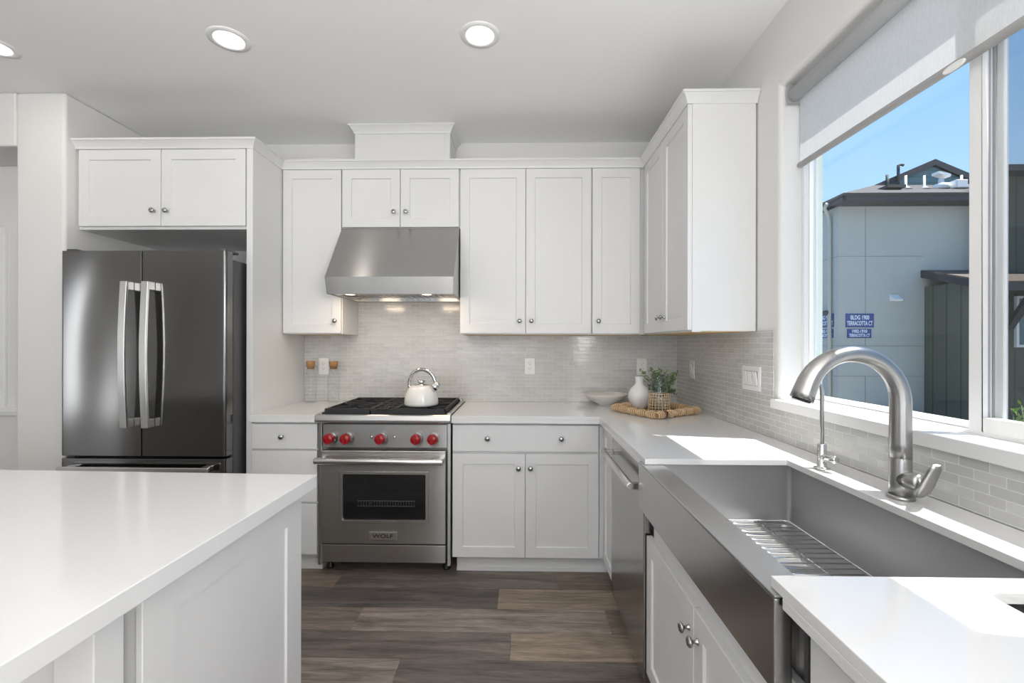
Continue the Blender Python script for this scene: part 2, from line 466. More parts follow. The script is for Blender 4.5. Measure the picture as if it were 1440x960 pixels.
class MB:
    def __init__(s):
        s.bm = bmesh.new()

    def _face(s, vs, smooth=False):
        try:
            f = s.bm.faces.new(vs)
            f.smooth = smooth
            return f
        except ValueError:
            return None

    def box(s, x0, x1, y0, y1, z0, z1, F=F_xyz):
        v = [s.bm.verts.new(F(x, y, z)) for x in (x0, x1) for y in (y0, y1) for z in (z0, z1)]
        for q in ((0, 1, 3, 2), (4, 6, 7, 5), (0, 4, 5, 1), (2, 3, 7, 6), (0, 2, 6, 4), (1, 5, 7, 3)):
            s._face([v[i] for i in q])
        return s

    def hexa(s, pts):
        """8 points ordered as in box()"""
        v = [s.bm.verts.new(Vector(p)) for p in pts]
        for q in ((0, 1, 3, 2), (4, 6, 7, 5), (0, 4, 5, 1), (2, 3, 7, 6), (0, 2, 6, 4), (1, 5, 7, 3)):
            s._face([v[i] for i in q])
        return s

    def prism(s, poly, h0, h1, F=F_xyz, perm='xyz', smooth=False):
        """extrude a 2D polygon; perm tells where (p, q, h) go"""
        def P(p, q, h):
            d = {perm[0]: p, perm[1]: q, perm[2]: h}
            return F(d['x'], d['y'], d['z'])
        a = [s.bm.verts.new(P(p, q, h0)) for p, q in poly]
        b = [s.bm.verts.new(P(p, q, h1)) for p, q in poly]
        s._face(a); s._face(b[::-1])
        n = len(poly)
        for i in range(n):
            s._face([a[i], a[(i + 1) % n], b[(i + 1) % n], b[i]], smooth)
        return s

    def lathe(s, c, prof, seg=32, axis=(0, 0, 1), close=True):
        """prof: list of (r, h) along axis"""
        ax = Vector(axis).normalized()
        t = Vector((1, 0, 0)) if abs(ax.x) < 0.9 else Vector((0, 1, 0))
        e1 = ax.cross(t).normalized(); e2 = ax.cross(e1)
        c = Vector(c)
        rings = []
        for r, h in prof:
            if r < 1e-6:
                rings.append([s.bm.verts.new(c + ax * h)])
            else:
                rings.append([s.bm.verts.new(c + ax * h + (e1 * math.cos(2 * PI * k / seg) + e2 * math.sin(2 * PI * k / seg)) * r) for k in range(seg)])
        for a, b in zip(rings, rings[1:]):
            for k in range(seg):
                k2 = (k + 1) % seg
                if len(a) == 1 and len(b) == 1:
                    continue
                if len(a) == 1:
                    s._face([a[0], b[k], b[k2]], True)
                elif len(b) == 1:
                    s._face([a[k], a[k2], b[0]], True)
                else:
                    s._face([a[k], a[k2], b[k2], b[k]], True)
        if close:
            for r_ in (rings[0], rings[-1]):
                if len(r_) > 1:
                    s._face(r_)
        return s

    def tube(s, path, rad, seg=12, closed=False, flat=1.0, up=None):
        path = [Vector(p) for p in path]
        n = len(path)
        rad = rad if isinstance(rad, (list, tuple)) else [rad] * n
        rings = []
        ref = Vector(up) if up else None
        prev = None
        for i, p in enumerate(path):
            if closed:
                d = path[(i + 1) % n] - path[i - 1]
            else:
                d = path[min(i + 1, n - 1)] - path[max(i - 1, 0)]
            d.normalize()
            if prev is None:
                t = ref if ref else (Vector((0, 0, 1)) if abs(d.z) < 0.9 else Vector((1, 0, 0)))
                e1 = (t - d * t.dot(d)).normalized()
            else:
                e1 = (prev - d * prev.dot(d)).normalized()
            prev = e1
            e2 = d.cross(e1)
            rings.append([s.bm.verts.new(p + (e1 * math.cos(2 * PI * k / seg) * flat + e2 * math.sin(2 * PI * k / seg)) * rad[i]) for k in range(seg)])
        m = n if closed else n - 1
        for i in range(m):
            a, b = rings[i], rings[(i + 1) % n]
            for k in range(seg):
                k2 = (k + 1) % seg
                s._face([a[k], a[k2], b[k2], b[k]], True)
        if not closed:
            s._face(rings[0]); s._face(rings[-1])
        return s

    def panel_door(s, F, a0, a1, z0, z1, th=0.02, stile=0.058, rec=0.008, slope=0.003, top=None, bot=None):
        """five-piece door: flat frame round a recessed field, one closed mesh"""
        top = top or stile; bot = bot or stile
        def ring(m_, mt, mb_, n):
            return [s.bm.verts.new(F(a, n, z)) for a, z in ((a0 + m_, z0 + mb_), (a1 - m_, z0 + mb_), (a1 - m_, z1 - mt), (a0 + m_, z1 - mt))]
        b = ring(0, 0, 0, 0)
        e = 0.0015
        o0 = ring(0, 0, 0, th - e)
        o1 = ring(e, e, e, th)
        i0 = ring(stile, top, bot, th)
        i1 = ring(stile + slope, top + slope, bot + slope, th - rec)
        s._face(b)
        for p, q in ((b, o0), (o0, o1), (o1, i0), (i0, i1)):
            for k in range(4):
                s._face([p[k], p[(k + 1) % 4], q[(k + 1) % 4], q[k]])
        s._face(i1)
        return s

    def slab(s, outer, holes, z0, z1, F=F_xyz):
        """polygon with holes, extruded"""
        loops = [outer] + holes
        edges = []
        lv = []
        for lp in loops:
            vs = [s.bm.verts.new(F(p, q, z0)) for p, q in lp]
            lv.append(vs)
            for i in range(len(vs)):
                edges.append(s.bm.edges.new((vs[i], vs[(i + 1) % len(vs)])))
        r = bmesh.ops.triangle_fill(s.bm, use_beauty=True, use_dissolve=False, edges=edges)
        fs = [g for g in r['geom'] if isinstance(g, bmesh.types.BMFace)]
        mp = {}
        for vs, lp in zip(lv, loops):
            for v, (p, q) in zip(vs, lp):
                mp[v] = s.bm.verts.new(F(p, q, z1))
        for f in fs:
            s._face([mp[v] for v in f.verts][::-1])
        for vs in lv:
            for i in range(len(vs)):
                a, b = vs[i], vs[(i + 1) % len(vs)]
                s._face([a, b, mp[b], mp[a]])
        return s

    def text(s, body, size, F, ca, cz, n, depth=0.001, width=None, bold=0.0):
        cu = bpy.data.curves.new('lettering', 'FONT')
        cu.body = body; cu.size = size; cu.extrude = depth / 2
        cu.align_x = 'CENTER'; cu.align_y = 'CENTER'
        cu.offset = bold
        cu.resolution_u = 3
        ob = bpy.data.objects.new('lettering', cu)
        COL.objects.link(ob)
        dg = bpy.context.evaluated_depsgraph_get()
        me = bpy.data.meshes.new_from_object(ob.evaluated_get(dg))
        xx = [v.co.x for v in me.vertices]
        xs = width / (max(xx) - min(xx)) if width else 1.0
        vs = [s.bm.verts.new(F(ca + v.co.x * xs, n + v.co.z, cz + v.co.y)) for v in me.vertices]
        for p in me.polygons:
            s._face([vs[i] for i in p.vertices])
        bpy.data.objects.remove(ob)
        bpy.data.curves.remove(cu)
        bpy.data.meshes.remove(me)
        return s

    def build(s, name, mat, parent=None, bevel=0.0, seg=2, local=False, solid=0.0, doubles=True):
        if doubles:
            bmesh.ops.remove_doubles(s.bm, verts=s.bm.verts, dist=1e-6)
        bmesh.ops.recalc_face_normals(s.bm, faces=s.bm.faces)
        me = bpy.data.meshes.new(name)
        root = parent
        while root is not None and root.parent is not None:
            root = root.parent
        if root is not None and not local:
            bmesh.ops.translate(s.bm, verts=s.bm.verts, vec=-root.location)
        s.bm.to_mesh(me)
        s.bm.free()
        o = bpy.data.objects.new(name, me)
        me.materials.append(MT[mat] if isinstance(mat, str) else mat)
        COL.objects.link(o)
        if parent is not None:
            o.parent = parent
        if solid:
            md = o.modifiers.new('thickness', 'SOLIDIFY'); md.thickness = solid; md.offset = 0
        if bevel > 0:
            md = o.modifiers.new('soft_edges', 'BEVEL')
            md.width = bevel; md.segments = seg; md.limit_method = 'ANGLE'; md.angle_limit = math.radians(40)
            md.harden_normals = False
        return o


def thing(name, label, cat, loc, rz=0.0, group=None):
    o = bpy.data.objects.new(name, None)
    COL.objects.link(o)
    o.empty_display_size = 0.05
    o.location = loc
    o.rotation_euler = (0, 0, rz)
    return tag(o, label, cat, group)


def tag(o, label, cat, group=None):
    o['label'] = label
    o['category'] = cat
    if group:
        o['group'] = group
    return o


def struct(o, label=None):
    o['kind'] = 'structure'
    if label:
        o['label'] = label
    return o


def rounded_rect(x0, x1, y0, y1, r, n=6):
    pts = []
    for cx, cy, a in ((x1 - r, y1 - r, 0), (x0 + r, y1 - r, 90), (x0 + r, y0 + r, 180), (x1 - r, y0 + r, 270)):
        for k in range(n + 1):
            t = math.radians(a + 90 * k / n)
            pts.append((cx + r * math.cos(t), cy + r * math.sin(t)))
    return pts


# ------------------------------------------------------------------ main dimensions
D = 3.234          # back wall
XR = 1.102         # right wall
ZC = 2.745         # ceiling
CT = 0.914         # counter top
YT = D - 0.008     # tile face, back
XT = XR - 0.007    # tile face, right
WY0, WY1, WZ0, WZ1 = 0.470, 1.966, 1.060, 2.420     # window opening

# ------------------------------------------------------------------ floor of planks
def build_floor():
    bm = bmesh.new()
    lay = bm.loops.layers.float_color.new('tone')
    X0, X1, Y0, Y1 = -7.0, 1.3, -4.2, 3.4
    seams = [2.457, 2.275, 2.09, 1.90, 1.715]
    rows = []
    y = 2.457
    while y < Y1:
        rows.append((y, y + 0.184)); y += 0.184
    y = 2.457
    while y > Y0:
        rows.append((y - 0.1845, y)); y -= 0.1845
    rows.sort()
    known = {   # row index measured from the cabinet toe: joints and tones (lightness, warmth)
        2.549: [(-9, 0.203, 0.36, 0.3), (0.203, 9, 0.42, 0.85)],
        2.365: [(-9, -0.115, 0.20, 0.15), (-0.115, 9, 0.66, 0.9)],
        2.180: [(-9, -0.785, 0.42, 0.55), (-0.785, 0.418, 0.64, 0.35), (0.418, 9, 0.34, 0.8)],
        1.996: [(-9, -0.044, 0.30, 0.30), (-0.044, 9, 0.66, 0.85)],
        1.811: [(-9, -0.50, 0.60, 0.25), (-0.50, 9, 0.28, 0.2)],
    }
    rnd = random.Random(3)
    for y0, y1 in rows:
        mid = (y0 + y1) / 2
        k = [v for q, v in known.items() if abs(q - mid) < 0.06]
        planks = []
        if k:
            for a, b, l, w in k[0]:
                planks.append((max(a, X0), min(b, X1), l, w))
            out = []
            for a, b, l, w in planks:       # cut long runs at 1.22 m
                if a == X0:
                    while b - a > 1.22:
                        out.append((b - 1.22, b, l, w)); b -= 1.22
                        l, w = rnd.uniform(0.2, 0.65), rnd.uniform(0.1, 0.9)
                    out.append((a, b, l, w))
                else:
                    out.append((a, b, l, w))
            planks = out
        else:
            x = X0 - rnd.uniform(0, 1.2)
            while x < X1:
                planks.append((max(x, X0), min(x + 1.22, X1), rnd.uniform(0.2, 0.65), rnd.uniform(0.1, 0.9)))
                x += 1.22
        for a, b, l, w in planks:
            g = 0.0007
            r = rnd.random()
            top = [bm.verts.new(p) for p in ((a + g, y0 + g, 0), (b - g, y0 + g, 0), (b - g, y1 - g, 0), (a + g, y1 - g, 0))]
            low = [bm.verts.new(p) for p in ((a, y0, -0.004), (b, y0, -0.004), (b, y1, -0.004), (a, y1, -0.004))]
            fs = [bm.faces.new(top)]
            for i in range(4):
                fs.append(bm.faces.new([low[i], low[(i + 1) % 4], top[(i + 1) % 4], top[i]]))
            for f in fs:
                for lp in f.loops:
                    lp[lay] = (l, w, r, 1)
    me = bpy.data.meshes.new('floor')
    bm.to_mesh(me); bm.free()
    me.materials.append(MT['floor'])
    o = bpy.data.objects.new('floor', me)
    COL.objects.link(o)
    struct(o)


build_floor()
o = MB().box(-7.0, 1.3, -4.2, 3.4, -0.12, -0.004).build('trim_1', 'gap'); struct(o, 'subfloor beneath the planks')

# ------------------------------------------------------------------ ceiling and walls
struct(MB().box(-7.0, 1.27, -4.2, 3.4, ZC, ZC + 0.1).build('ceiling', 'ceil'))
struct(MB().box(-2.88, 1.27, D, D + 0.12, 0, ZC).build('wall_back', 'wall'))


def build_right_wall():
    m = MB()
    r = 0.02
    big = [(WY0 - r, WZ0 - r), (WY1 + r, WZ0 - r), (WY1 + r, WZ1 + r), (WY0 - r, WZ1 + r)]
    sides = [(-4.2, 0), (D + 0.001, 0), (D + 0.001, ZC), (-4.2, ZC)]
    # room face with the opening, then a bullnose return into the reveal
    def face(x, hole):
        edges = []
        loops = []
        for lp in (sides, hole):
            vs = [m.bm.verts.new((x, p, q)) for p, q in lp]
            loops.append(vs)
            for i in range(4):
                edges.append(m.bm.edges.new((vs[i], vs[(i + 1) % 4])))
        bmesh.ops.triangle_fill(m.bm, use_beauty=True, use_dissolve=False, edges=edges)
        return loops
    fo, fi = face(XR, big)
    prev = fi
    for k in range(1, 8):
        t = (PI / 2) * min(k, 6) / 6
        d = r * (1 - math.sin(t)) if k < 7 else 0.0
        x = XR + r * (1 - math.cos(t)) if k < 7 else 1.245
        ring = [m.bm.verts.new((x, p, q)) for p, q in ((WY0 - d, WZ0 - d), (WY1 + d, WZ0 - d), (WY1 + d, WZ1 + d), (WY0 - d, WZ1 + d))]
        for i in range(4):
            m._face([prev[i], prev[(i + 1) % 4], ring[(i + 1) % 4], ring[i]])
        prev = ring
    bo, bi = face(1.245, [(WY0, WZ0), (WY1, WZ0), (WY1, WZ1), (WY0, WZ1)])
    for i in range(4):
        m._face([fo[i], fo[(i + 1) % 4], bo[(i + 1) % 4], bo[i]])
    struct(m.build('wall_right', 'wall'))
    m = MB()
    hole = [(WY0 + 0.03, WZ0 + 0.03), (WY1 - 0.007, WZ0 + 0.03), (WY1 - 0.007, WZ1 - 0.036), (WY0 + 0.03, WZ1 - 0.036)]
    m.slab([(-4.2, -0.4), (3.5, -0.4), (3.5, 3.0), (-4.2, 3.0)], [hole], 1.246, 1.277, F=lambda p, q, z: Vector((z, p, q)))
    struct(m.build('wall_exterior', 'stucco_trim'), 'rough stucco outer skin of the window wall')


build_right_wall()

# stub wall left of the refrigerator
struct(MB().box(-2.872, -2.588, 2.535, D, 0, ZC).build('wall_left', 'wall', bevel=0.018, seg=4), 'white stub wall at the left end of the refrigerator alcove')
struct(MB().box(-7.0, -2.872, 2.535, 2.83, 2.44, ZC).build('wall_header', 'wall', bevel=0.01), 'dropped header left of the stub wall')
struct(MB().box(-7.0, -2.872, 2.83, 2.95, 0, 2.6).build('wall_hall', 'wall'), 'grey hall wall left of the stub wall')
struct(MB().box(-7.0, -2.878, 2.79, 2.83, 0.885, 0.915).box(-7.0, -2.885, 2.80, 2.83, 0.865, 0.885).build('trim_2', 'vinyl', bevel=0.003), 'white ledge on the hall wall')
struct(MB().box(-3.305, -3.255, 2.812, 2.83, 0.915, 2.05).build('trim_3', 'vinyl', bevel=0.003), 'white vertical casing above the ledge')
# far side of the open plan
m = MB()
m.slab([(-7.0, 0), (1.245, 0), (1.245, ZC), (-7.0, ZC)], [[(-3.7, 0.4), (-0.1, 0.4), (-0.1, 2.0), (-3.7, 2.0)]], -4.2, -4.08, F=lambda p, q, z: Vector((p, z, q)))
struct(m.build('wall_rear', 'wall'))
m = MB()
m.slab([(-4.2, 0), (2.95, 0), (2.95, ZC), (-4.2, ZC)], [[(-2.42, 0.15), (-1.98, 0.15), (-1.98, 2.35), (-2.42, 2.35)]], -7.0, -6.9, F=lambda p, q, z: Vector((z, p, q)))
struct(m.build('wall_side', 'wall'))

# ------------------------------------------------------------------ window
def build_window():
    root = thing('window_1', 'wide white sliding window over the sink', 'window', (1.20, 1.26, WZ0))
    struct(root)
    FX0, FX1 = 1.192, 1.246
    zb, zt = WZ0 + 0.012, WZ1
    y0, y1 = WY0, WY1
    m = MB()       # outer frame
    m.box(FX0, FX1, y1 - 0.016, y1, zb, zt).box(FX0, FX1, y0, y0 + 0.040, zb, zt)
    m.box(FX0, FX1, y0 + 0.04, y1 - 0.016, zb, zb + 0.022).box(FX0, FX1, y0 + 0.04, y1 - 0.016, zt - 0.040, zt)
    m.build('window_frame', 'vinyl', root, bevel=0.003)
    # fixed pane on the left: bead and glass
    m = MB()
    ym = 1.225
    m.box(1.212, 1.236, y1 - 0.022, y1 - 0.016, zb + 0.022, zt - 0.04).box(1.212, 1.236, ym, y1 - 0.022, zb + 0.022, zb + 0.040)
    m.box(1.212, 1.236, ym, y1 - 0.022, zt - 0.058, zt - 0.04)
    m.build('glazing_bead', 'vinyl', root, bevel=0.002)
    MB().box(1.222, 1.226, ym - 0.02, y1 - 0.018, zb + 0.03, zt - 0.05).build('glass_pane', 'glass', root)
    # sliding sash on the right, set towards the room
    sx0, sx1 = 1.196, 1.232
    s0, s1 = y0 + 0.038, 1.244
    m = MB()
    m.box(sx0, sx1, s1 - 0.0360, s1, zb + 0.014, zt - 0.03)
    m.box(sx0, sx1, s0, s0 + 0.043, zb + 0.014, zt - 0.03)
    m.box(sx0, sx1, s0 + 0.043, s1 - 0.0360, zb + 0.014, zb + 0.060)
    m.box(sx0, sx1, s0 + 0.043, s1 - 0.0360, zt - 0.076, zt - 0.03)
    sash = m.build('sash', 'vinyl', root, bevel=0.003)
    m = MB()
    m.box(1.2325, 1.245, s1 - 0.054, s1 - 0.002, zb + 0.022, zt - 0.04)
    m.build('fixed_mullion', 'vinyl', root, bevel=0.002)
    m = MB()
    m.box(1.212, 1.216, s1 - 0.0375, s1 - 0.0360, zb + 0.06, zt - 0.076)
    m.box(1.222, 1.228, s1 - 0.0380, s1 - 0.0360, zb + 0.06, zt - 0.076)
    m.build('seal_strip', 'vinylgrey', sash)
    MB().box(1.2165, 1.2205, s0 + 0.04, s1 - 0.0340, zb + 0.058, zt - 0.074).build('sash_glass', 'glass', sash)
    m = MB()
    m.box(1.2405, 1.2415, s0, s1 - 0.054, zb + 0.022, zt - 0.04)
    m.build('insect_screen', 'screen', root)


build_window()
# stool (sill board) over the tile
o = MB().box(1.080, 1.192, 0.435, 2.000, 1.047, 1.086).build('trim_4', 'vinyl', bevel=0.003)
struct(o, 'white window sill board above the mosaic tile')

# ------------------------------------------------------------------ roller shade
def build_shade():
    y0, y1 = WY0 + 0.018, WY1 - 0.020
    r = thing('roller_shade', 'half drawn pale grey woven roller shade in the window', 'window shade', (1.165, 1.26, 2.06))
    MB().lathe((1.150, y0, 2.372), [(0.0, 0), (0.029, 0), (0.029, y1 - y0), (0.0, y1 - y0)], 28, (0, 1, 0)).build('roller_tube', 'fabric', r)
    m = MB()
    for k in range(1):
        m._face([m.bm.verts.new((1.1712, a, z)) for a, z in ((y0 + 0.008, 2.080), (y1 - 0.004, 2.080), (y1 - 0.004, 2.372), (y0 + 0.008, 2.372))])
    m.build('fabric_panel', 'fabric', r)
    MB().lathe((1.1712, y0 + 0.004, 2.074), [(0.0, 0), (0.011, 0.0), (0.0125, 0.004), (0.0125, y1 - y0 - 0.010), (0.011, y1 - y0 - 0.004), (0.0, y1 - y0 - 0.004)], 16, (0, 1, 0)).build('hem_bar', 'hem', r)
    for a, b in ((y1 + 0.0005, y1 + 0.005), (y0 - 0.006, y0 - 0.0005)):
        MB().box(1.120, 1.190, a, b, 2.335, 2.415).build('bracket', 'vinylgrey', r, bevel=0.002)
    m = MB()
    pts = [(1.160, 1.247 + 0.029 * math.cos(t), 2.066 + 0.007 * math.sin(t)) for t in [2 * PI * k / 20 for k in range(20)]]
    m.tube(pts, 0.0035, 8, closed=True)
    m.box(1.158, 1.163, 1.222, 1.272, 2.062, 2.070)
    m.build('pull_grip', 'plate', r)


build_shade()

# ------------------------------------------------------------------ mosaic tile
o = MB().box(-1.546, XT, YT, D - 0.001, CT + 0.001, 1.383).box(-1.158, -0.398, YT, D - 0.001, 1.383, 1.70).build('tiled_backsplash', 'tileX')
tag(o, 'grey glass mosaic backsplash on the wall behind the range', 'backsplash')
m = MB()
m.slab([(-0.6, CT + 0.001), (YT - 0.0005, CT + 0.001), (YT - 0.0005, 1.383), (2.004, 1.383), (2.004, 1.045), (-0.6, 1.045)], [], XT, XR - 0.001, F=lambda p, q, z: Vector((z, p, q)))
o = m.build('tiled_backsplash', 'tileY')
tag(o, 'grey glass mosaic backsplash running below the window behind the sink', 'backsplash')

# ------------------------------------------------------------------ knobs, doors, drawers
def knob(F, a, z, parent, n=0.0, r=0.0145):
    c = F(a, n, z)
    ax = F(a, n + 1, z) - F(a, n, z)
    MB().lathe(c, [(0.0085, 0), (0.0085, 0.002), (0.005, 0.006), (0.0048, 0.014), (r * 0.72, 0.017), (r, 0.021), (r, 0.024), (r * 0.72, 0.0285), (0.0, 0.030)], 20, ax).build('knob', 'knob', parent)


def door(F, a0, a1, z0, z1, parent, kn=None, name='door', **kw):
    d = MB().panel_door(F, a0, a1, z0, z1, **kw).build(name, 'cab', parent)
    if kn:
        knob(F, kn[0], kn[1], d, n=kw.get('th', 0.02))
    return d


def drawer(F, a0, a1, z0, z1, parent, kns, th=0.02):
    d = MB().box(a0, a1, 0, th, z0, z1, F).build('drawer', 'cab', parent, bevel=0.002)
    for a, z in kns:
        knob(F, a, z, d, n=th)
    return d


YU = 2.921         # face of the upper doors
FU = F_back(YU + 0.02)
UB, UT = 1.383, 2.446
# upper cabinet between the refrigerator and the hood
def upper(name_label, x0, x1, z0, doors, z1=UT + 0.01):
    t = thing('wall_cabinet', name_label, 'wall cabinet', ((x0 + x1) / 2, 3.07, z0))
    MB().box(x0, x1, YU + 0.0205, D - 0.0085 if z0 < 1.5 else D - 0.001, z0, z1).build('cabinet_box', 'cab', t, bevel=0.001)
    MB().box(x0 + 0.018, x1 - 0.018, YU + 0.04, D - 0.012, z0 - 0.0015, z0 + 0.001).build('underside', 'ply', t)
    for a0, a1, kx, kz in doors:
        door(FU, a0, a1, z0 + 0.006, UT - 0.002, t, (kx, kz))
    return t


upper('tall white wall cabinet with one door left of the range hood', -1.5465, -1.159, UB, [(-1.541, -1.163, -1.197, 1.468)])
upper('short white wall cabinet with two doors above the range hood', -1.1585, -0.3955, 2.066, [(-1.155, -0.781, -0.818, 2.166), (-0.777, -0.401, -0.740, 2.166)])
upper('tall white wall cabinet with two doors right of the range hood', -0.395, 0.4505, UB, [(-0.391, 0.0275, -0.010, 1.468), (0.0305, 0.447, 0.066, 1.468)])
upper('tall white wall cabinet with one door in the back corner', 0.451, 0.797, UB, [(0.455, 0.757, 0.492, 1.468)])

# right wall cabinet
XU = 0.779
FRU = F_left(XU + 0.02)
t = thing('wall_cabinet', 'white wall cabinet on the side wall beside the window', 'wall cabinet', (0.95, 2.55, UB))
MB().box(0.8, XR - 0.0075, 2.15, 2.92, UB, 2.456).build('cabinet_box', 'cab', t, bevel=0.001)
MB().box(0.835, XR - 0.02, 2.17, 3.18, UB - 0.002, UB + 0.001).build('underside', 'ply', t)
MB().box(0.799, 0.84, 2.150, 2.168, UB - 0.004, UB).build('light_rail', 'cab', t)
door(FRU, 2.152, 2.530, UB + 0.006, UT - 0.002, t, (2.495, 1.468))
door(FRU, 2.534, 2.905, UB + 0.006, UT - 0.002, t, (2.568, 1.468))

# refrigerator surround
t = thing('wall_cabinet', 'deep white cabinet above the refrigerator with a floor-length end panel', 'wall cabinet', (-2.08, 2.9, 2.0))
MB().box(-2.586, -1.584, 2.6205, D - 0.001, 1.984, 2.456).build('cabinet_box', 'cab', t, bevel=0.001)
FF = F_back(2.6205)
door(FF, -2.572, -2.088, 2.0, 2.444, t, (-2.125, 2.086))
door(FF, -2.084, -1.592, 2.0, 2.444, t, (-2.048, 2.086))
MB().box(-1.5835, -1.5475, 2.6, D - 0.001, 0, 2.456).build('end_panel', 'cab', t, bevel=0.002)


# crown moulding: profile (out, z) swept along a polyline of (x, y, nx, ny) mitre points
def crown(path, z0, z1, out, name='crown_moulding'):
    prof = [(0.0, z0), (0.004, z0), (0.007, z0 + 0.012), (out * 0.55, z0 + (z1 - z0) * 0.55), (out * 0.85, z1 - 0.012), (out, z1 - 0.011), (out, z1), (0.0, z1)]
    m = MB()
    rings = []
    for x, y, nx, ny in path:
        rings.append([m.bm.verts.new((x + nx * o_, y + ny * o_, z)) for o_, z in prof])
    for a, b in zip(rings, rings[1:]):
        for k in range(len(prof)):
            k2 = (k + 1) % len(prof)
            m._face([a[k], a[k2], b[k2], b[k]])
    m._face(rings[0]); m._face(rings[-1])
    return m


t = thing('crown_moulding', 'white crown moulding along the tops of all wall cabinets', 'moulding', (-0.9, 2.9, UT))
crown([(-2.587, 2.6, 0, -1), (-1.5475, 2.6, 1, -1), (-1.5475, 2.921, 1, -1), (0.779, 2.921, -1, -1), (0.779, 2.150, -1, -1), (XR - 0.002, 2.150, 0, -1)], UT - 0.001, 2.498, 0.032).build('moulding_strip', 'cab', t)
MB().box(-2.586, -1.5475, 2.6, D - 0.002, 2.457, 2.47).box(-1.5475, 0.8, 2.921, D - 0.002, 2.457, 2.47).box(0.8, XR - 0.002, 2.152, 2.921, 2.457, 2.47).build('top_board', 'cab', t)

# vent duct cover above the hood cabinet
t = thing('duct_cover', 'white boxed duct cover with crown trim reaching the ceiling', 'duct cover', (-0.776, 3.09, 2.47))
MB().box(-1.088, -0.464, 2.965, D - 0.001, 2.4705, ZC - 0.001).build('cover_box', 'cab', t, bevel=0.001)
MB().panel_door(F_back(2.965), -1.087, -0.465, 2.472, ZC - 0.02, th=0.006, stile=0.03, rec=0.003).build('front_panel', 'cab', t)
crown([(-1.088, D - 0.002, -1, 0), (-1.088, 2.959, -1, -1), (-0.464, 2.959, 1, -1), (-0.464, D - 0.002, 1, 0)], ZC - 0.055, ZC - 0.001, 0.034).build('crown_trim', 'cab', t)

# ------------------------------------------------------------------ base cabinets along the back wall
YB = 2.588
FB = F_back(YB + 0.02)


def toe(m, x0, x1, y0, y1):
    m.box(x0, x1, y0, y1, 0, 0.108)
    return m


t = thing('base_cabinet', 'narrow white base cabinet with drawers left of the range', 'base cabinet', (-1.36, 2.9, 0))
MB().box(-1.547, -1.163, YB + 0.0205, D - 0.002, 0.1, 0.873).build('cabinet_box', 'cab', t)
MB().box(-1.547, -1.163, 2.662, 3.2, 0, 0.0995).box(-1.547, -1.163, 2.656, 2.662, 0, 0.022).build('toe_kick', 'cab', t)
drawer(FB, -1.545, -1.166, 0.717, 0.861, t, [(-1.365, 0.789)])
drawer(FB, -1.545, -1.166, 0.415, 0.706, t, [(-1.365, 0.56)])
drawer(FB, -1.545, -1.166, 0.114, 0.404, t, [(-1.365, 0.26)])

t = thing('base_cabinet', 'white base cabinet with one wide drawer over two doors right of the range', 'base cabinet', (0.03, 2.9, 0))
MB().box(-0.390, 0.4455, YB + 0.0205, D - 0.002, 0.1, 0.873).build('cabinet_box', 'cab', t)
MB().box(-0.372, 0.53, 2.662, 3.2, 0, 0.0995).box(-0.372, 0.53, 2.655, 2.662, 0, 0.02).build('toe_kick', 'cab', t)
drawer(FB, -0.388, 0.440, 0.710, 0.861, t, [(-0.188, 0.786), (0.228, 0.786)])
door(FB, -0.388, 0.0245, 0.109, 0.697, t, (-0.013, 0.619))
door(FB, 0.0275, 0.440, 0.109, 0.697, t, (0.055, 0.619))
MB().box(0.446, 0.486, YB + 0.012, YB + 0.03, 0.109, 0.861).build('corner_filler', 'cab', t)

# ------------------------------------------------------------------ right run
XB = 0.465
FRB = F_left(XB + 0.02)
t = thing('base_cabinet', 'narrow white pull-out cabinet between the corner and the dishwasher', 'base cabinet', (0.8, 2.45, 0))
MB().box(XB + 0.0205, 1.08, 2.308, YB + 0.010, 0.1, 0.873).build('cabinet_box', 'cab', t)
MB().box(0.54, 1.08, 2.308, YB + 0.06, 0, 0.0995).build('toe_kick', 'cab', t)
door(FRB, 2.312, YB - 0.012, 0.109, 0.861, t, (2.40, 0.765), stile=0.05)

# dishwasher
t = thing('dishwasher', 'stainless dishwasher with bar handle under the side counter', 'dishwasher', (0.8, 2.0, 0))
MB().box(0.505, 1.06, 1.712, 2.298, 0.1, 0.868).build('tub', 'fridge_side', t)
MB().box(0.535, 1.06, 1.712, 2.298, 0, 0.0995).build('toe_kick', 'black', t)
dw = MB().box(0.457, 0.5045, 1.704, 2.304, 0.075, 0.866).build('door', 'dwsteel' if 'dwsteel' in MT else 'steel_y', t, bevel=0.004)
MB().box(0.462, 0.50, 1.706, 2.302, 0.8665, 0.8725).build('control_strip', 'black', t)
m = MB()
m.tube([(0.413, 1.722, 0.785), (0.413, 2.286, 0.785)], 0.0145, 20)
for y in (1.735, 2.273):
    m.box(0.413, 0.4565, y - 0.012, y + 0.012, 0.773, 0.797)
m.build('handle', 'handle_x', dw, bevel=0.002)

# sink base cabinet
t = thing('base_cabinet', 'white sink cabinet with two doors beneath the apron sink', 'base cabinet', (0.8, 1.23, 0))
m = MB()
m.box(XB + 0.0205, 1.08, 0.785, 1.698, 0.1, 0.60)
m.box(XB + 0.0205, XB + 0.037, 0.785, 1.672, 0.60, 0.7235)
m.box(1.04, 1.08, 0.785, 1.698, 0.60, 0.88)
m.build('cabinet_box', 'cab', t)
MB().box(0.54, 1.08, 0.785, 1.698, 0, 0.0995).build('toe_kick', 'cab', t)
door(FRB, 1.236, 1.694, 0.109, 0.615, t, (1.266, 0.541))
door(FRB, 0.788, 1.232, 0.109, 0.615, t, (1.204, 0.541))

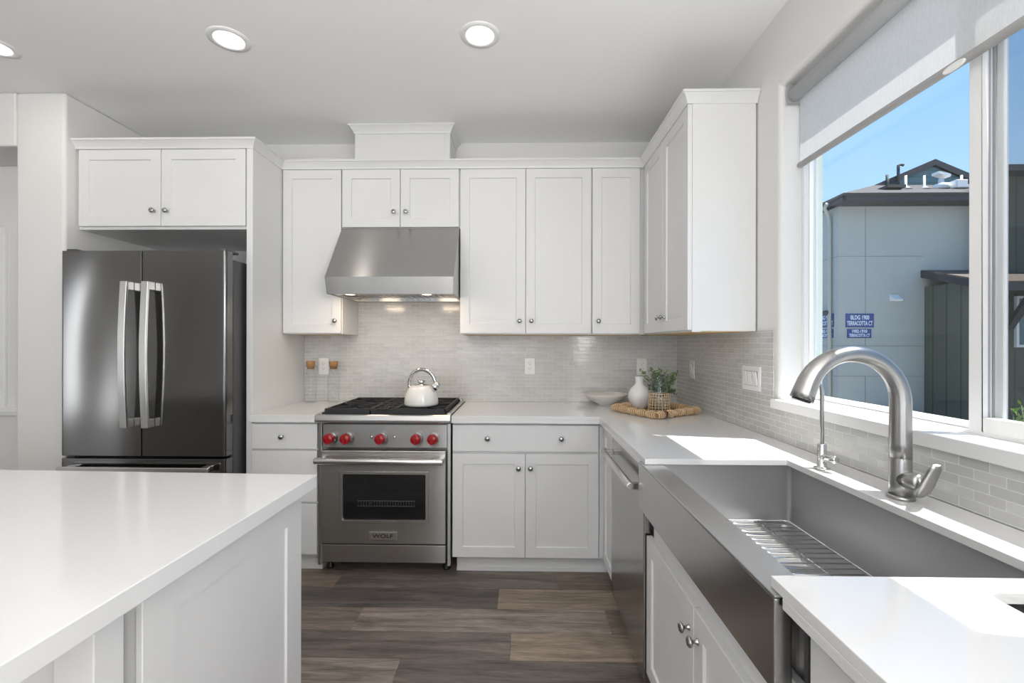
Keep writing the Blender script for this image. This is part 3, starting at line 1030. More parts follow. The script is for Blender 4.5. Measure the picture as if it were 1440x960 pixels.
# near cabinet past the sink
t = thing('base_cabinet', 'plain white base cabinet in the foreground past the sink', 'base cabinet', (0.8, 0.1, 0))
MB().box(XB + 0.0205, 1.08, -0.55, 0.744, 0.1, 0.73).box(XB + 0.0205, 0.74, -0.55, 0.744, 0.73, 0.873).build('cabinet_box', 'cab', t)
MB().box(0.54, 1.08, -0.55, 0.744, 0, 0.0995).build('toe_kick', 'cab', t)
drawer(FRB, 0.105, 0.742, 0.720, 0.861, t, [(0.42, 0.79)])
door(FRB, 0.425, 0.742, 0.109, 0.708, t, (0.46, 0.63))
door(FRB, 0.105, 0.421, 0.109, 0.708, t, (0.385, 0.63))
drawer(FRB, -0.545, 0.100, 0.720, 0.861, t, [(-0.22, 0.79)])
door(FRB, -0.545, 0.100, 0.109, 0.708, t, (0.06, 0.63))

# ------------------------------------------------------------------ countertops
CF, CX = 2.563, 0.440
o = MB().box(-1.546, -1.1625, CF, YT - 0.0005, CT - 0.02, CT).box(-1.546, -1.1625, CF, CF + 0.02, 0.8745, CT - 0.02).build('countertop', 'quartz', bevel=0.0015)
tag(o, 'short white quartz countertop left of the range', 'countertop')
m = MB()
hole = rounded_rect(0.762, 1.03, 0.50, 0.764, 0.024)
m.slab([(-0.392, YT - 0.0005), (XT - 0.0005, YT - 0.0005), (XT - 0.0005, -0.6), (CX, -0.6), (CX, 0.812), (0.945, 0.812), (0.938, 1.626), (CX, 1.626), (CX, CF), (-0.392, CF)], [hole], CT - 0.02, CT)
m.box(-0.392, CX + 0.02, CF, CF + 0.02, 0.8745, CT - 0.0201)
m.box(CX, CX + 0.02, 1.684, CF, 0.8745, CT - 0.0201)
m.box(CX, CX + 0.02, -0.6, 0.776, 0.8745, CT - 0.0201)
o = m.build('countertop', 'quartz', bevel=0.0015)
tag(o, 'long white quartz countertop around the corner and the sink', 'countertop')

# small round-cornered basin under the near cutout
m = MB()
ro = rounded_rect(0.754, 1.038, 0.492, 0.772, 0.034)
ri = rounded_rect(0.760, 1.032, 0.498, 0.766, 0.026)
m.slab(ro, [ri], 0.74, 0.8935)
m.slab(ro, [], 0.737, 0.74)
o = m.build('prep_basin', 'apron')
tag(o, 'small round-cornered basin sunk into the near counter', 'basin')

# ------------------------------------------------------------------ apron sink
t = thing('apron_sink', 'stainless apron-front sink under the window', 'sink', (0.75, 1.23, 0.68))
m = MB()
SY0, SY1, SX0 = 0.782, 1.678, 0.431
ZT_ = 0.8935
BX0, BX1, BY0, BY1, BZ = 0.508, 0.958, 0.835, 1.640, 0.685
# rim with a rounded bowl opening, bowl walls, floor
outer = [(SX0, SY0), (0.985, SY0), (0.985, SY1), (SX0, SY1)]
inn = rounded_rect(BX0, BX1, BY0, BY1, 0.012, 3)
m.slab(outer, [inn], ZT_ - 0.004, ZT_)
MB().box(SX0, SX0 + 0.03, SY0, SY1, 0.7265, ZT_ - 0.0045).build('apron', 'apron', t, bevel=0.003)
out2 = rounded_rect(BX0 - 0.003, BX1 + 0.003, BY0 - 0.003, BY1 + 0.003, 0.014, 3)
m.slab(out2, [inn], BZ, ZT_ - 0.004)
m.slab(out2, [], BZ - 0.003, BZ)
m.build('basin', 'sinksteel', t, bevel=0.0025)
MB().lathe((0.79, 1.02, BZ), [(0.058, 0.0), (0.056, 0.003), (0.044, 0.004), (0.040, -0.002), (0.0, -0.004)], 32).build('drain', 'chrome', t)

# rack on the sink floor
t = thing('sink_rack', 'chrome wire rack lying on the sink floor', 'sink rack', (0.75, 1.3, BZ))
m = MB()
rx0, rx1, ry0, ry1, rz = 0.532, 0.936, 0.875, 1.618, BZ + 0.018
rim = [(x, y, rz) for x, y in rounded_rect(rx0, rx1, ry0, ry1, 0.02, 5)]
m.tube(rim, 0.0030, 8, closed=True)
m.build('rim_wire', 'chrome', t)
m = MB()
k = 0
y = ry1 - 0.030
while y > ry0 + 0.015:
    if abs(y - 1.02) < 0.06:
        dx = math.sqrt(max(0, 0.0625 ** 2 - (y - 1.02) ** 2))
        m.tube([(rx0, y, rz), (0.79 - dx, y, rz)], 0.0024, 6)
        m.tube([(0.79 + dx, y, rz), (rx1, y, rz)], 0.0024, 6)
    else:
        m.tube([(rx0, y, rz), (rx1, y, rz)], 0.0024, 6)
    y -= 0.0315
m.build('cross_wires', 'chrome', t)
m = MB()
for x in (0.635, 0.925 - 0.09):
    m.tube([(x, ry0, rz - 0.005), (x, ry1, rz - 0.005)], 0.0028, 8)
m.tube([(0.79 + 0.0625 * math.cos(a), 1.02 + 0.0625 * math.sin(a), rz) for a in [2 * PI * k / 28 for k in range(28)]], 0.0030, 8, closed=True)
m.build('support_wires', 'chrome', t)
for x, y in ((0.56, 0.91), (0.905, 0.91), (0.56, 1.585), (0.905, 1.585)):
    MB().lathe((x, y, BZ + 0.0005), [(0.0, 0), (0.009, 0), (0.010, 0.004), (0.007, 0.016), (0.0, 0.0175)], 14).build('rubber_foot', 'plate', t)

# ------------------------------------------------------------------ faucet
FX, FY = 1.006, 1.229
t = thing('kitchen_faucet', 'tall brushed nickel gooseneck faucet with side lever behind the sink', 'faucet', (FX, FY, CT))
MB().lathe((FX, FY, CT + 0.0003), [(0.0, 0), (0.031, 0), (0.031, 0.006), (0.028, 0.010), (0.0, 0.010)], 36).build('base_ring', 'nickel', t)
MB().lathe((FX, FY, CT + 0.008), [(0.0, 0), (0.0255, 0), (0.0252, 0.03), (0.0245, 0.100), (0.0235, 0.104), (0.0, 0.104)], 36).build('faucet_body', 'nickel', t)
R = 0.1265
zc = 1.1685
path = [(FX, FY, 1.0185), (FX, FY, 1.06), (FX, FY, 1.11)]
rad = [0.0245, 0.0245, 0.0243]
for k in range(0, 25):
    a = math.radians(162 * k / 24)
    path.append((FX - R + R * math.cos(a), FY, zc + R * math.sin(a)))
    rad.append(0.0240 - 0.0028 * min(1, k / 10) if k < 16 else 0.0212 + 0.006 * ((k - 16) / 8.0))
dl = (Vector(path[-1]) - Vector(path[-2])).normalized()
path.append(tuple(Vector(path[-1]) + dl * 0.018)); rad.append(rad[-1] + 0.0008)
path.append(tuple(Vector(path[-2]) + dl * 0.036)); rad.append(rad[-1] + 0.0008)
m = MB().tube(path, rad, 28)
m.build('spout', 'nickel', t)
pe = Vector(path[-1]); de = (pe - Vector(path[-2])).normalized()
MB().lathe(pe + de * 0.0005, [(0.0, 0.0), (0.0225, 0.0), (0.0220, 0.003), (0.0, 0.003)], 24, de).build('spray_face', 'black', t)
nrm = Vector((0.75, -0.66, 0)); nrm = (nrm - de * nrm.dot(de)).normalized()
pb = Vector(path[-4]) + nrm * 0.0245
MB().hexa([pb + de.cross(nrm) * (sy * 0.007) + de * sd + nrm * sn for sd in (-0.018, 0.018) for sy in (-1, 1) for sn in (-0.006, 0.0015)]).build('spray_button', 'black', t, bevel=0.003)
# side lever
m = MB()
m.lathe((FX, FY, 0.966), [(0.0, 0.0), (0.0215, 0.0), (0.0215, 0.058), (0.019, 0.064), (0.0, 0.066)], 28, (0, -1, 0.10))
hub = m.build('lever_hub', 'nickel', t)
m = MB()
lp = [(FX, 1.172, 0.938), (FX, 1.164, 0.950), (FX, 1.150, 0.972), (FX - 0.002, 1.136, 0.996), (FX - 0.004, 1.124, 1.018), (FX - 0.005, 1.118, 1.030)]
m.tube(lp, [0.014, 0.019, 0.019, 0.0175, 0.016, 0.009], 20, flat=0.42, up=(0, 1, 0.6))
m.build('lever', 'nickel', hub)

# filtered water faucet
GX, GY = 0.985, 1.512
t = thing('filter_faucet', 'slim chrome gooseneck filter faucet behind the sink corner', 'faucet', (GX, GY, CT))
MB().lathe((GX, GY, CT + 0.0003), [(0.0, 0), (0.024, 0), (0.024, 0.004), (0.016, 0.007), (0.0135, 0.009), (0.0135, 0.078), (0.011, 0.082), (0.006, 0.084), (0.0, 0.084)], 28).build('faucet_body', 'chrome', t)
path = [(GX, GY, CT + 0.08), (GX, GY, 1.06), (GX, GY, 1.165)]
for k in range(1, 15):
    a = math.radians(150 * k / 14)
    path.append((GX - 0.042 + 0.042 * math.cos(a), GY + 0.004 * k / 14, 1.165 + 0.042 * math.sin(a)))
MB().tube(path, 0.0062, 14).build('spout', 'nickel', t)
m = MB().lathe((GX, GY, 0.955), [(0.0, 0.0), (0.011, 0.0), (0.011, 0.030), (0.0, 0.030)], 20, (0, -1, 0))
m.lathe((GX, GY - 0.026, 0.955), [(0.0, 0.0), (0.0125, 0.0), (0.0125, 0.030), (0.010, 0.034), (0.0, 0.034)], 20, (0.25, -1, 0.05))
m.build('lever', 'chrome', t)

# ------------------------------------------------------------------ island (slightly turned)
IR = -math.radians(1.5)
t = thing('island_countertop', 'white quartz island countertop in the left foreground', 'countertop', (-0.632, 1.404, 0.874), IR)
MB().box(-2.4, 0, -1.02, 0, 0.0005, 0.040).build('slab', 'quartz', t, bevel=0.002, local=True)
t = thing('island_cabinet', 'white island base with recessed end panel and open knee space', 'island cabinet', (-0.632, 1.404, 0), IR)
MB().box(-2.33, -0.047, -0.585, -0.050, 0.1, 0.873).build('cabinet_box', 'cab', t, local=True)
MB().box(-2.33, -0.10, -0.60, -0.12, 0, 0.0995).build('toe_kick', 'cab', t, local=True)
MB().panel_door(F_right(-0.0465), -0.595, -0.028, 0.0, 0.873, th=0.012, stile=0.080, rec=0.006, bot=0.12).build('end_panel', 'cab', t, local=True)
MB().box(-0.105, -0.036, -0.685, -0.630, 0.0, 0.873).build('corner_post', 'cab', t, local=True, bevel=0.002)
MB().box(-2.33, -0.105, -0.642, -0.6205, 0.1, 0.873).box(-0.135, -0.105, -0.652, -0.642, 0.1, 0.873).build('knee_panel', 'cab', t, local=True)
MB().box(-2.33, -0.06, -0.05, -0.032, 0.0, 0.0995).build('plinth', 'cab', t, local=True)
for k in range(4):
    x1 = -0.05 - 0.57 * k
    d = MB().panel_door(F_fwd(-0.0498), x1 - 0.562, x1 - 0.004, 0.112, 0.862, th=0.02).build('door', 'cab', t, local=True)
    MB().lathe((x1 - (0.05 if k % 2 else 0.52), -0.0298, 0.78), [(0.0085, 0), (0.005, 0.006), (0.0048, 0.014), (0.0145, 0.021), (0.0145, 0.024), (0.0, 0.030)], 18, (0, 1, 0)).build('knob', 'knob', d, local=True)

# ------------------------------------------------------------------ refrigerator
def build_fridge():
    X0, X1, YF = -2.508, -1.598, 2.437
    t = thing('refrigerator', 'dark stainless french-door refrigerator in the white alcove', 'refrigerator', ((X0 + X1) / 2, 2.8, 0))
    MB().box(X0 + 0.004, X1 - 0.004, YF + 0.075, 3.18, 0.03, 1.786).build('case', 'fridge_side', t, bevel=0.004)
    MB().box(X0 + 0.02, X1 - 0.02, YF + 0.06, YF + 0.0749, 0.06, 1.80).build('gasket', 'black', t)
    xm = -2.058
    def fdoor(x0, x1, z0, z1, rl, rr):
        n = 6
        poly = [(x0, YF + 0.062)]
        r = 0.014
        for k in range(n + 1):
            a = PI + (PI / 2) * k / n
            poly.append((x0 + r + r * math.cos(a), YF + r + r * math.sin(a)) if rl else (x0, YF))
        for k in range(n + 1):
            a = 1.5 * PI + (PI / 2) * k / n
            poly.append((x1 - r + r * math.cos(a), YF + r + r * math.sin(a)) if rr else (x1, YF))
        poly.append((x1, YF + 0.062))
        q = []
        for p in poly:
            if not q or (abs(p[0] - q[-1][0]) + abs(p[1] - q[-1][1])) > 1e-5:
                q.append(p)
        return MB().prism(q, z0, z1, smooth=False)
    for side, (x0, x1, rl, rr, hx) in enumerate(((X0, xm - 0.003, True, False, -2.118), (xm + 0.003, X1, False, True, -2.002))):
        d = fdoor(x0, x1, 0.708, 1.824, rl, rr).build('door', 'fridge', t, bevel=0.0015)
        # bowed bar handle
        zz0, zz1 = 0.868, 1.652
        secs = []
        m = MB()
        N = 20
        rings = []
        for k in range(N + 1):
            u = k / N
            z = zz0 + (zz1 - zz0) * u
            yo = YF - 0.050 - 0.016 * math.sin(PI * u)
            rings.append([m.bm.verts.new(p) for p in ((hx - 0.019, yo, z), (hx + 0.019, yo, z), (hx + 0.019, yo + 0.014, z), (hx - 0.019, yo + 0.014, z))])
        for a, b in zip(rings, rings[1:]):
            for i in range(4):
                m._face([a[i], a[(i + 1) % 4], b[(i + 1) % 4], b[i]])
        m._face(rings[0]); m._face(rings[-1])
        for z0_, z1_ in ((zz0, zz0 + 0.045), (zz1 - 0.045, zz1)):
            m.box(hx - 0.017, hx + 0.017, YF - 0.040, YF, z0_, z1_)
        m.build('handle', 'handle', d, bevel=0.003)
    d = fdoor(X0, X1, 0.09, 0.694, True, True).build('freezer_drawer', 'fridge', t, bevel=0.0015)
    m = MB().box(X0 + 0.03, X1 - 0.06, YF - 0.055, YF - 0.038, 0.622, 0.660)
    for x in (X0 + 0.07, X1 - 0.10):
        m.box(x - 0.02, x + 0.02, YF - 0.040, YF, 0.626, 0.656)
    m.build('handle', 'handle_x', d, bevel=0.004)
    for x in (X0 + 0.03, X1 - 0.05):
        MB().box(x - 0.02, x + 0.035, YF + 0.02, YF + 0.14, 1.8245, 1.838).build('hinge_cover', 'fridge_side', t, bevel=0.004)
    MB().box(X0 + 0.01, X1 - 0.01, YF + 0.08, YF + 0.12, 0.0, 0.088).build('kick_grille', 'black', t)


build_fridge()

# ------------------------------------------------------------------ range
def build_range():
    X0, X1 = -1.159, -0.3975
    t = thing('gas_range', 'stainless gas range with five red knobs and black grates', 'range', ((X0 + X1) / 2, 2.88, 0))
    MB().box(X0 + 0.004, X1 - 0.004, 2.640, YT - 0.004, 0.09, 0.895).build('body', 'steel', t)
    for a, b in ((X0, X0 + 0.021), (X1 - 0.021, X1)):
        MB().box(a, b, 2.590, 2.6395, 0.055, 0.8675).build('side_trim', 'steel', t, bevel=0.003)
    # cooktop pan with rolled front
    prof = [(2.548, 0.900), (2.546, 0.890), (2.548, 0.879), (2.556, 0.872), (2.62, 0.868), (3.21, 0.868), (3.21, 0.922), (3.17, 0.922), (3.165, 0.900), (2.60, 0.900), (2.590, 0.920), (2.560, 0.9205), (2.552, 0.916)]
    m = MB().prism(prof, X0 - 0.003, X1 + 0.003, perm='yzx')
    m.build('cooktop', 'steel', t, bevel=0.002)
    for a, b in ((X0 - 0.001, X0 + 0.022), (X1 - 0.022, X1 + 0.001)):
        MB().box(a, b, 2.585, 3.208, 0.9005, 0.926).build('top_side_trim', 'steel_y', t, bevel=0.004)
    MB().box(X0 + 0.024, X1 - 0.024, 2.605, 3.162, 0.9005, 0.906).build('burner_pan', 'black', t)
    MB().box(X0 + 0.01, X1 - 0.01, 3.168, 3.208, 0.9225, 0.944).build('back_guard', 'steel', t, bevel=0.003)
    # grates
    gx = [(-1.128, -0.868), (-0.866, -0.728), (-0.726, -0.430)]
    zt = 0.948
    for i, (a, b) in enumerate(gx):
        m = MB()
        y0, y1 = 2.600, 3.160
        bw = 0.012
        for x in (a, b - bw):
            m.box(x, x + bw, y0, y1, 0.918, zt)
        for y in (y0, y1 - bw):
            m.box(a, b, y, y + bw, 0.918, zt)
        m.box(a, b, 2.874, 2.886, 0.926, zt)
        for x in (a, b - bw):
            for y in (y0 + 0.02, y1 - 0.035, 2.872):
                m.box(x, x + bw, y, y + 0.014, 0.9062, 0.920)
        xm = (a + b) / 2
        if i != 1:
            for cy in (2.740, 3.020):
                for k in range(4):
                    ang = PI / 4 + k * PI / 2
                    c, s_ = math.cos(ang), math.sin(ang)
                    lim = min(abs((b - a) / 2 / c), 0.135 / abs(s_))
                    p0 = Vector((xm + 0.030 * c, cy + 0.030 * s_, 0)); p1 = Vector((xm + lim * c, cy + lim * s_, 0))
                    n_ = Vector((-s_, c, 0)) * 0.005
                    m.hexa([(*(p + sgn * n_).xy, z) for p in (p0, p1) for sgn in (-1, 1) for z in (0.932, zt)])
                m.box(a, xm - 0.030, cy - 0.005, cy + 0.005, 0.932, zt)
                m.box(xm + 0.030, b, cy - 0.005, cy + 0.005, 0.932, zt)
        else:
            for x in (a + 0.042, xm - 0.005, b - 0.052):
                m.box(x, x + 0.010, y0, y1, 0.930, zt)
            for y in (2.70, 2.78, 2.98, 3.06):
                m.box(a, b, y, y + 0.010, 0.930, zt)
        m.build('grate', 'iron', t, bevel=0.002)
        if i != 1:
            for cy in (2.740, 3.020):
                bn = MB().lathe((xm, cy, 0.9062), [(0.0, 0), (0.056, 0), (0.054, 0.010), (0.044, 0.014), (0.0, 0.015)], 28).build('burner', 'black', t)
                MB().lathe((xm, cy, 0.9215), [(0.0, 0), (0.036, 0), (0.037, 0.004), (0.032, 0.0075), (0.0, 0.008)], 28).build('burner_cap', 'iron', bn)
    # control panel with knobs
    FP = F_back(2.597)
    MB().box(-1.137, -0.420, 0, -0.04, 0.727, 0.860, FP).build('control_panel', 'steel', t, bevel=0.002)
    for x in (-1.089, -0.994, -0.797, -0.593, -0.499):
        kb = MB().lathe(FP(x, 0.0005, 0.782), [(0.0, 0), (0.030, 0), (0.030, 0.004), (0.0265, 0.010), (0.0265, 0.014), (0.0, 0.014)], 32, (0, -1, 0)).build('knob_bezel', 'chrome', t)
        m = MB().lathe(FP(x, 0.0147, 0.782), [(0.0, 0), (0.0285, 0), (0.0300, 0.004), (0.0285, 0.030), (0.025, 0.036), (0.0, 0.037)], 32, (0, -1, 0))
        m.box(x - 0.0055, x + 0.0055, 0.050, 0.0585, 0.7545, 0.8095, FP)
        m.build('red_knob', 'red', kb)
    for x in (-0.853, -0.722):
        MB().lathe(FP(x, 0.0005, 0.788), [(0.0, 0), (0.009, 0), (0.009, 0.003), (0.006, 0.008), (0.0, 0.009)], 18, (0, -1, 0)).build('push_button', 'chrome', t)
    # door
    YD = 2.572
    FD = F_back(YD)
    dx0, dx1, dz0, dz1 = -1.137, -0.4235, 0.185, 0.714
    m = MB()
    hole = rounded_rect(-1.012, -0.540, 0.320, 0.580, 0.012, 4)
    m.slab([(dx0, dz0), (dx1, dz0), (dx1, dz1), (dx0, dz1)], [hole], YD, YD + 0.05, F=lambda p, q, z: Vector((p, z, q)))
    d = m.build('oven_door', 'steel', t, bevel=0.004)
    m = MB()
    for (a0, a1, z0, z1) in ((-1.030, -0.522, 0.581, 0.597), (-1.030, -0.522, 0.304, 0.319), (-1.030, -1.013, 0.319, 0.581), (-0.539, -0.522, 0.319, 0.581)):
        m.box(a0, a1, 0.0002, 0.004, z0, z1, FD)
    m.build('window_trim', 'steel', d, bevel=0.0035, seg=3)
    g = MB().box(-1.018, -0.534, -0.016, -0.010, 0.314, 0.586, FD).build('window_glass', 'ovenglass', d)
    m = MB()
    for z in (0.425, 0.395):
        for k in range(1):
            m.box(-0.93, -0.60, -0.0098, -0.0090, z, z + 0.004, FD)
    for k in range(22):
        x = -0.925 + k * 0.0152
        m.box(x, x + 0.002, -0.0098, -0.0092, 0.397, 0.427, FD)
    m.build('oven_rack', 'fridge_side', g)
    m = MB().tube([(-1.150, YD - 0.052, 0.666), (-0.432, YD - 0.052, 0.666)], 0.0185, 24)
    for x in (-1.128, -0.446):
        m.box(x - 0.014, x + 0.014, YD - 0.052, YD + 0.0, 0.653, 0.679)
    m.build('handle', 'handle_x', d, bevel=0.003)
    MB().box(-0.858, -0.700, 0.0003, 0.006, 0.210, 0.255, FD).build('badge', 'badge', d, bevel=0.0015)
    MB().text('WOLF', 0.030, FD, -0.779, 0.2325, 0.0068, 0.001, width=0.118, bold=0.0004).build('badge_lettering', 'letter', d)
    # kick panel, legs, dark underside
    MB().box(-1.130, -0.424, 0.0, 0.05, 0.080, 0.180, F_back(2.622)).build('kick_panel', 'steel', t, bevel=0.003)
    for x in (-1.125, -0.435):
        for y in (2.68, 3.15):
            MB().lathe((x, y, 0.0), [(0.0, 0), (0.022, 0), (0.022, 0.012), (0.014, 0.02), (0.014, 0.092), (0.0, 0.092)], 16).build('leg', 'black', t)


build_range()

# ------------------------------------------------------------------ hood
def build_hood():
    X0, X1 = -1.1585, -0.3965
    t = thing('range_hood', 'stainless pyramid range hood above the range', 'range hood', ((X0 + X1) / 2, 2.95, 1.6))
    yb = YT - 0.001
    zb = 1.616
    m = MB()
    th = 0.006
    # shell: front apron, slope, back, sides; open underneath
    pr_o = [(2.695, zb), (2.667, 1.716), (2.925, 2.0645), (yb, 2.0645), (yb, zb)]
    for a, b in ((X0, X0 + th), (X1 - th, X1)):
        m.prism(pr_o, a, b, perm='yzx')
    m.hexa([(x, y, z) for x in (X0 + th, X1 - th) for (y, z) in ((2.695, zb), (2.667, 1.716), (2.701, zb), (2.673, 1.716))])
    m.hexa([(x, y, z) for x in (X0 + th, X1 - th) for (y, z) in ((2.667, 1.716), (2.675, 1.711), (2.925, 2.0645), (2.933, 2.055))])
    m.box(X0 + th, X1 - th, 2.925, yb, 2.055, 2.0645)
    m.build('canopy', 'steel', t, bevel=0.0015)
    # underside: pan lip with lamps, baffles
    m = MB()
    m.box(X0 + th, X1 - th, 2.700, 2.80, zb + 0.006, zb + 0.012)
    m.box(X0 + th, X1 - th, yb - 0.06, yb - 0.001, zb + 0.001, zb + 0.03)
    m.box(X0 + th, X0 + 0.03, 2.80, yb - 0.06, zb + 0.006, zb + 0.012)
    m.box(X1 - 0.03, X1 - th, 2.80, yb - 0.06, zb + 0.006, zb + 0.012)
    m.build('underside_pan', 'steel', t)
    m = MB()
    for k in range(17):
        x = X0 + 0.04 + k * 0.0405
        m.hexa([(x + dx, y, z + zz) for dx, zz in ((0, 0.0), (0.026, 0.0)) for y in (2.802, yb - 0.062) for z in (zb + 0.022, zb + 0.030)])
    m.build('baffle_filter', 'steel_y', t)
    MB().box(X0 + 0.008, X1 - 0.008, 2.802, yb - 0.005, zb + 0.06, zb + 0.064).build('filter_backing', 'gap', t)
    for x in (-1.035, -0.570):
        lm = MB().lathe((x, 2.745, zb + 0.0055), [(0.0, 0), (0.036, 0), (0.036, -0.003), (0.030, -0.004), (0.030, -0.001), (0.0, -0.001)], 24).build('lamp_ring', 'chrome', t)
        MB().lathe((x, 2.745, zb + 0.0035), [(0.0, 0), (0.029, 0), (0.027, -0.003), (0.0, -0.004)], 24).build('lamp_lens', 'halogen', lm)
        a = area('hood_lamp_light', (x, 2.745, zb - 0.004), (x, 2.95, 0.9), 0.15, 0.15, 1.3, (1.0, 0.78, 0.56), 'DISK')
        a.parent = t
        a.location = a.location - t.location


build_hood()

# ------------------------------------------------------------------ kettle
def build_kettle():
    c = Vector((-0.604, 2.760, 0.9485))
    t = thing('tea_kettle', 'white enamel tea kettle with chrome handle standing on the range grates', 'kettle', c)
    MB().lathe(c, [(0.0, 0), (0.090, 0), (0.101, 0.006), (0.103, 0.016), (0.100, 0.045), (0.093, 0.075), (0.080, 0.100), (0.064, 0.116), (0.050, 0.122), (0.0, 0.123)], 48).build('body', 'enamel', t)
    lid = MB().lathe(c, [(0.0, 0.1232), (0.045, 0.1232), (0.043, 0.127), (0.030, 0.131), (0.0, 0.133)], 36).build('lid', 'chrome', t)
    MB().lathe(c, [(0.0, 0.1335), (0.012, 0.1335), (0.022, 0.139), (0.024, 0.146), (0.018, 0.152), (0.0, 0.154)], 28).build('lid_knob', 'chrome', lid)
    # handle in the kettle's own plane
    d = Vector((0.96, -0.28, 0)).normalized()
    pts = []
    for k in range(25):
        a = math.radians(198 - 204 * k / 24)
        pts.append(c + d * (0.090 * math.cos(a) + 0.004) + Vector((0, 0, 0.128 + 0.088 * math.sin(a))))
    pts[0] = c + d * -0.074 + Vector((0, 0, 0.104))
    m = MB().tube(pts, [0.008] * 3 + [0.0115] * 19 + [0.009] * 3, 16)
    m.build('handle', 'chrome', t)
    sp0 = c + d * 0.070 + Vector((0, 0, 0.098))
    sp = MB().tube([sp0, sp0 + d * 0.022 + Vector((0, 0, 0.016)), sp0 + d * 0.036 + Vector((0, 0, 0.030))], [0.024, 0.021, 0.019], 20).build('spout', 'chrome', t)
    e0 = sp0 + d * 0.0365 + Vector((0, 0, 0.0305))
    ax = Vector((d.x, d.y, 0.9)).normalized()
    MB().lathe(e0, [(0.0, 0), (0.020, 0.0), (0.022, 0.004), (0.015, 0.013), (0.0, 0.015)], 24, ax).build('whistle_cap', 'chrome', sp)


build_kettle()

# ------------------------------------------------------------------ bottles by the range
for x, y, lab in ((-1.455, 3.130, 'clear glass bottle with cork stopper against the tall end panel'), (-1.297, 3.135, 'clear glass bottle with cork stopper nearer the range')):
    c = (x, y, CT + 0.0005)
    t = thing('glass_bottle', lab, 'bottle', c, group='corked glass bottles left of the range')
    MB().lathe(c, [(0.0, 0.0), (0.036, 0.0), (0.0385, 0.004), (0.0385, 0.170), (0.035, 0.190), (0.028, 0.206), (0.026, 0.216), (0.026, 0.246), (0.028, 0.248), (0.025, 0.249), (0.0235, 0.246), (0.0235, 0.214), (0.033, 0.188), (0.0365, 0.168), (0.0365, 0.008), (0.0, 0.007)], 32, close=False).build('bottle_glass', 'clear', t)
    MB().lathe(c, [(0.0, 0.232), (0.0220, 0.232), (0.0232, 0.248), (0.0275, 0.2495), (0.030, 0.284), (0.028, 0.286), (0.0, 0.286)], 24).build('stopper', 'cork', t)

# ------------------------------------------------------------------ outlets and switches
def plate(F, a, z, w, h, lab, name, cat, kind, n=1, group=None):
    t = thing(name, lab, cat, F(a, 0, z), group=group)
    cp = MB().box(a - w / 2, a + w / 2, 0.0002, 0.006, z - h / 2, z + h / 2, F).build('cover_plate', 'plate', t, bevel=0.0025)
    if kind == 'outlet':
        m = MB().box(a - 0.0165, a + 0.0165, 0.0061, 0.0082, z - 0.034, z + 0.034, F)
        r = m.build('receptacle', 'plate', t, bevel=0.001)
        m = MB()
        for dz in (0.017, -0.017):
            m.box(a - 0.0075, a - 0.0055, 0.0083, 0.0087, z + dz - 0.002, z + dz + 0.007, F)
            m.box(a + 0.0055, a + 0.0075, 0.0083, 0.0087, z + dz - 0.001, z + dz + 0.007, F)
            m.box(a - 0.002, a + 0.002, 0.0083, 0.0087, z + dz - 0.010, z + dz - 0.006, F)
        m.build('slots', 'slot', r)
    else:
        for k in range(n):
            ca = a + (k - (n - 1) / 2) * 0.046
            bz = MB().box(ca - 0.018, ca + 0.018, 0.0061, 0.0066, z - 0.035, z + 0.035, F).build('switch_surround', 'vinylgrey', t)
            Fz = lambda p, q, r: F(p, q + 0.004 * (r - z) / 0.033, r)
            MB().box(ca - 0.0165, ca + 0.0165, 0.0068, 0.0125, z - 0.033, z + 0.033, Fz).build('rocker', 'plate', bz, bevel=0.001)


FT = F_back(YT)
plate(FT, -1.404, 1.161, 0.072, 0.116, 'white double outlet between the two corked bottles', 'wall_outlet', 'outlet', 'outlet', group='outlets in the back mosaic')
plate(FT, 0.0625, 1.166, 0.072, 0.116, 'white double outlet midway along the back mosaic', 'wall_outlet', 'outlet', 'outlet', group='outlets in the back mosaic')
plate(FT, 0.850, 1.164, 0.072, 0.116, 'white double outlet behind the white vase', 'wall_outlet', 'outlet', 'outlet', group='outlets in the back mosaic')
FTR = F_left(XT)
plate(FTR, 2.930, 1.161, 0.072, 0.116, 'single white rocker switch on the side wall near the corner', 'light_switch', 'switch', 'switch', 1)
plate(FTR, 2.186, 1.161, 0.170, 0.116, 'triple white rocker switch plate beside the window', 'light_switch', 'switch', 'switch', 3)

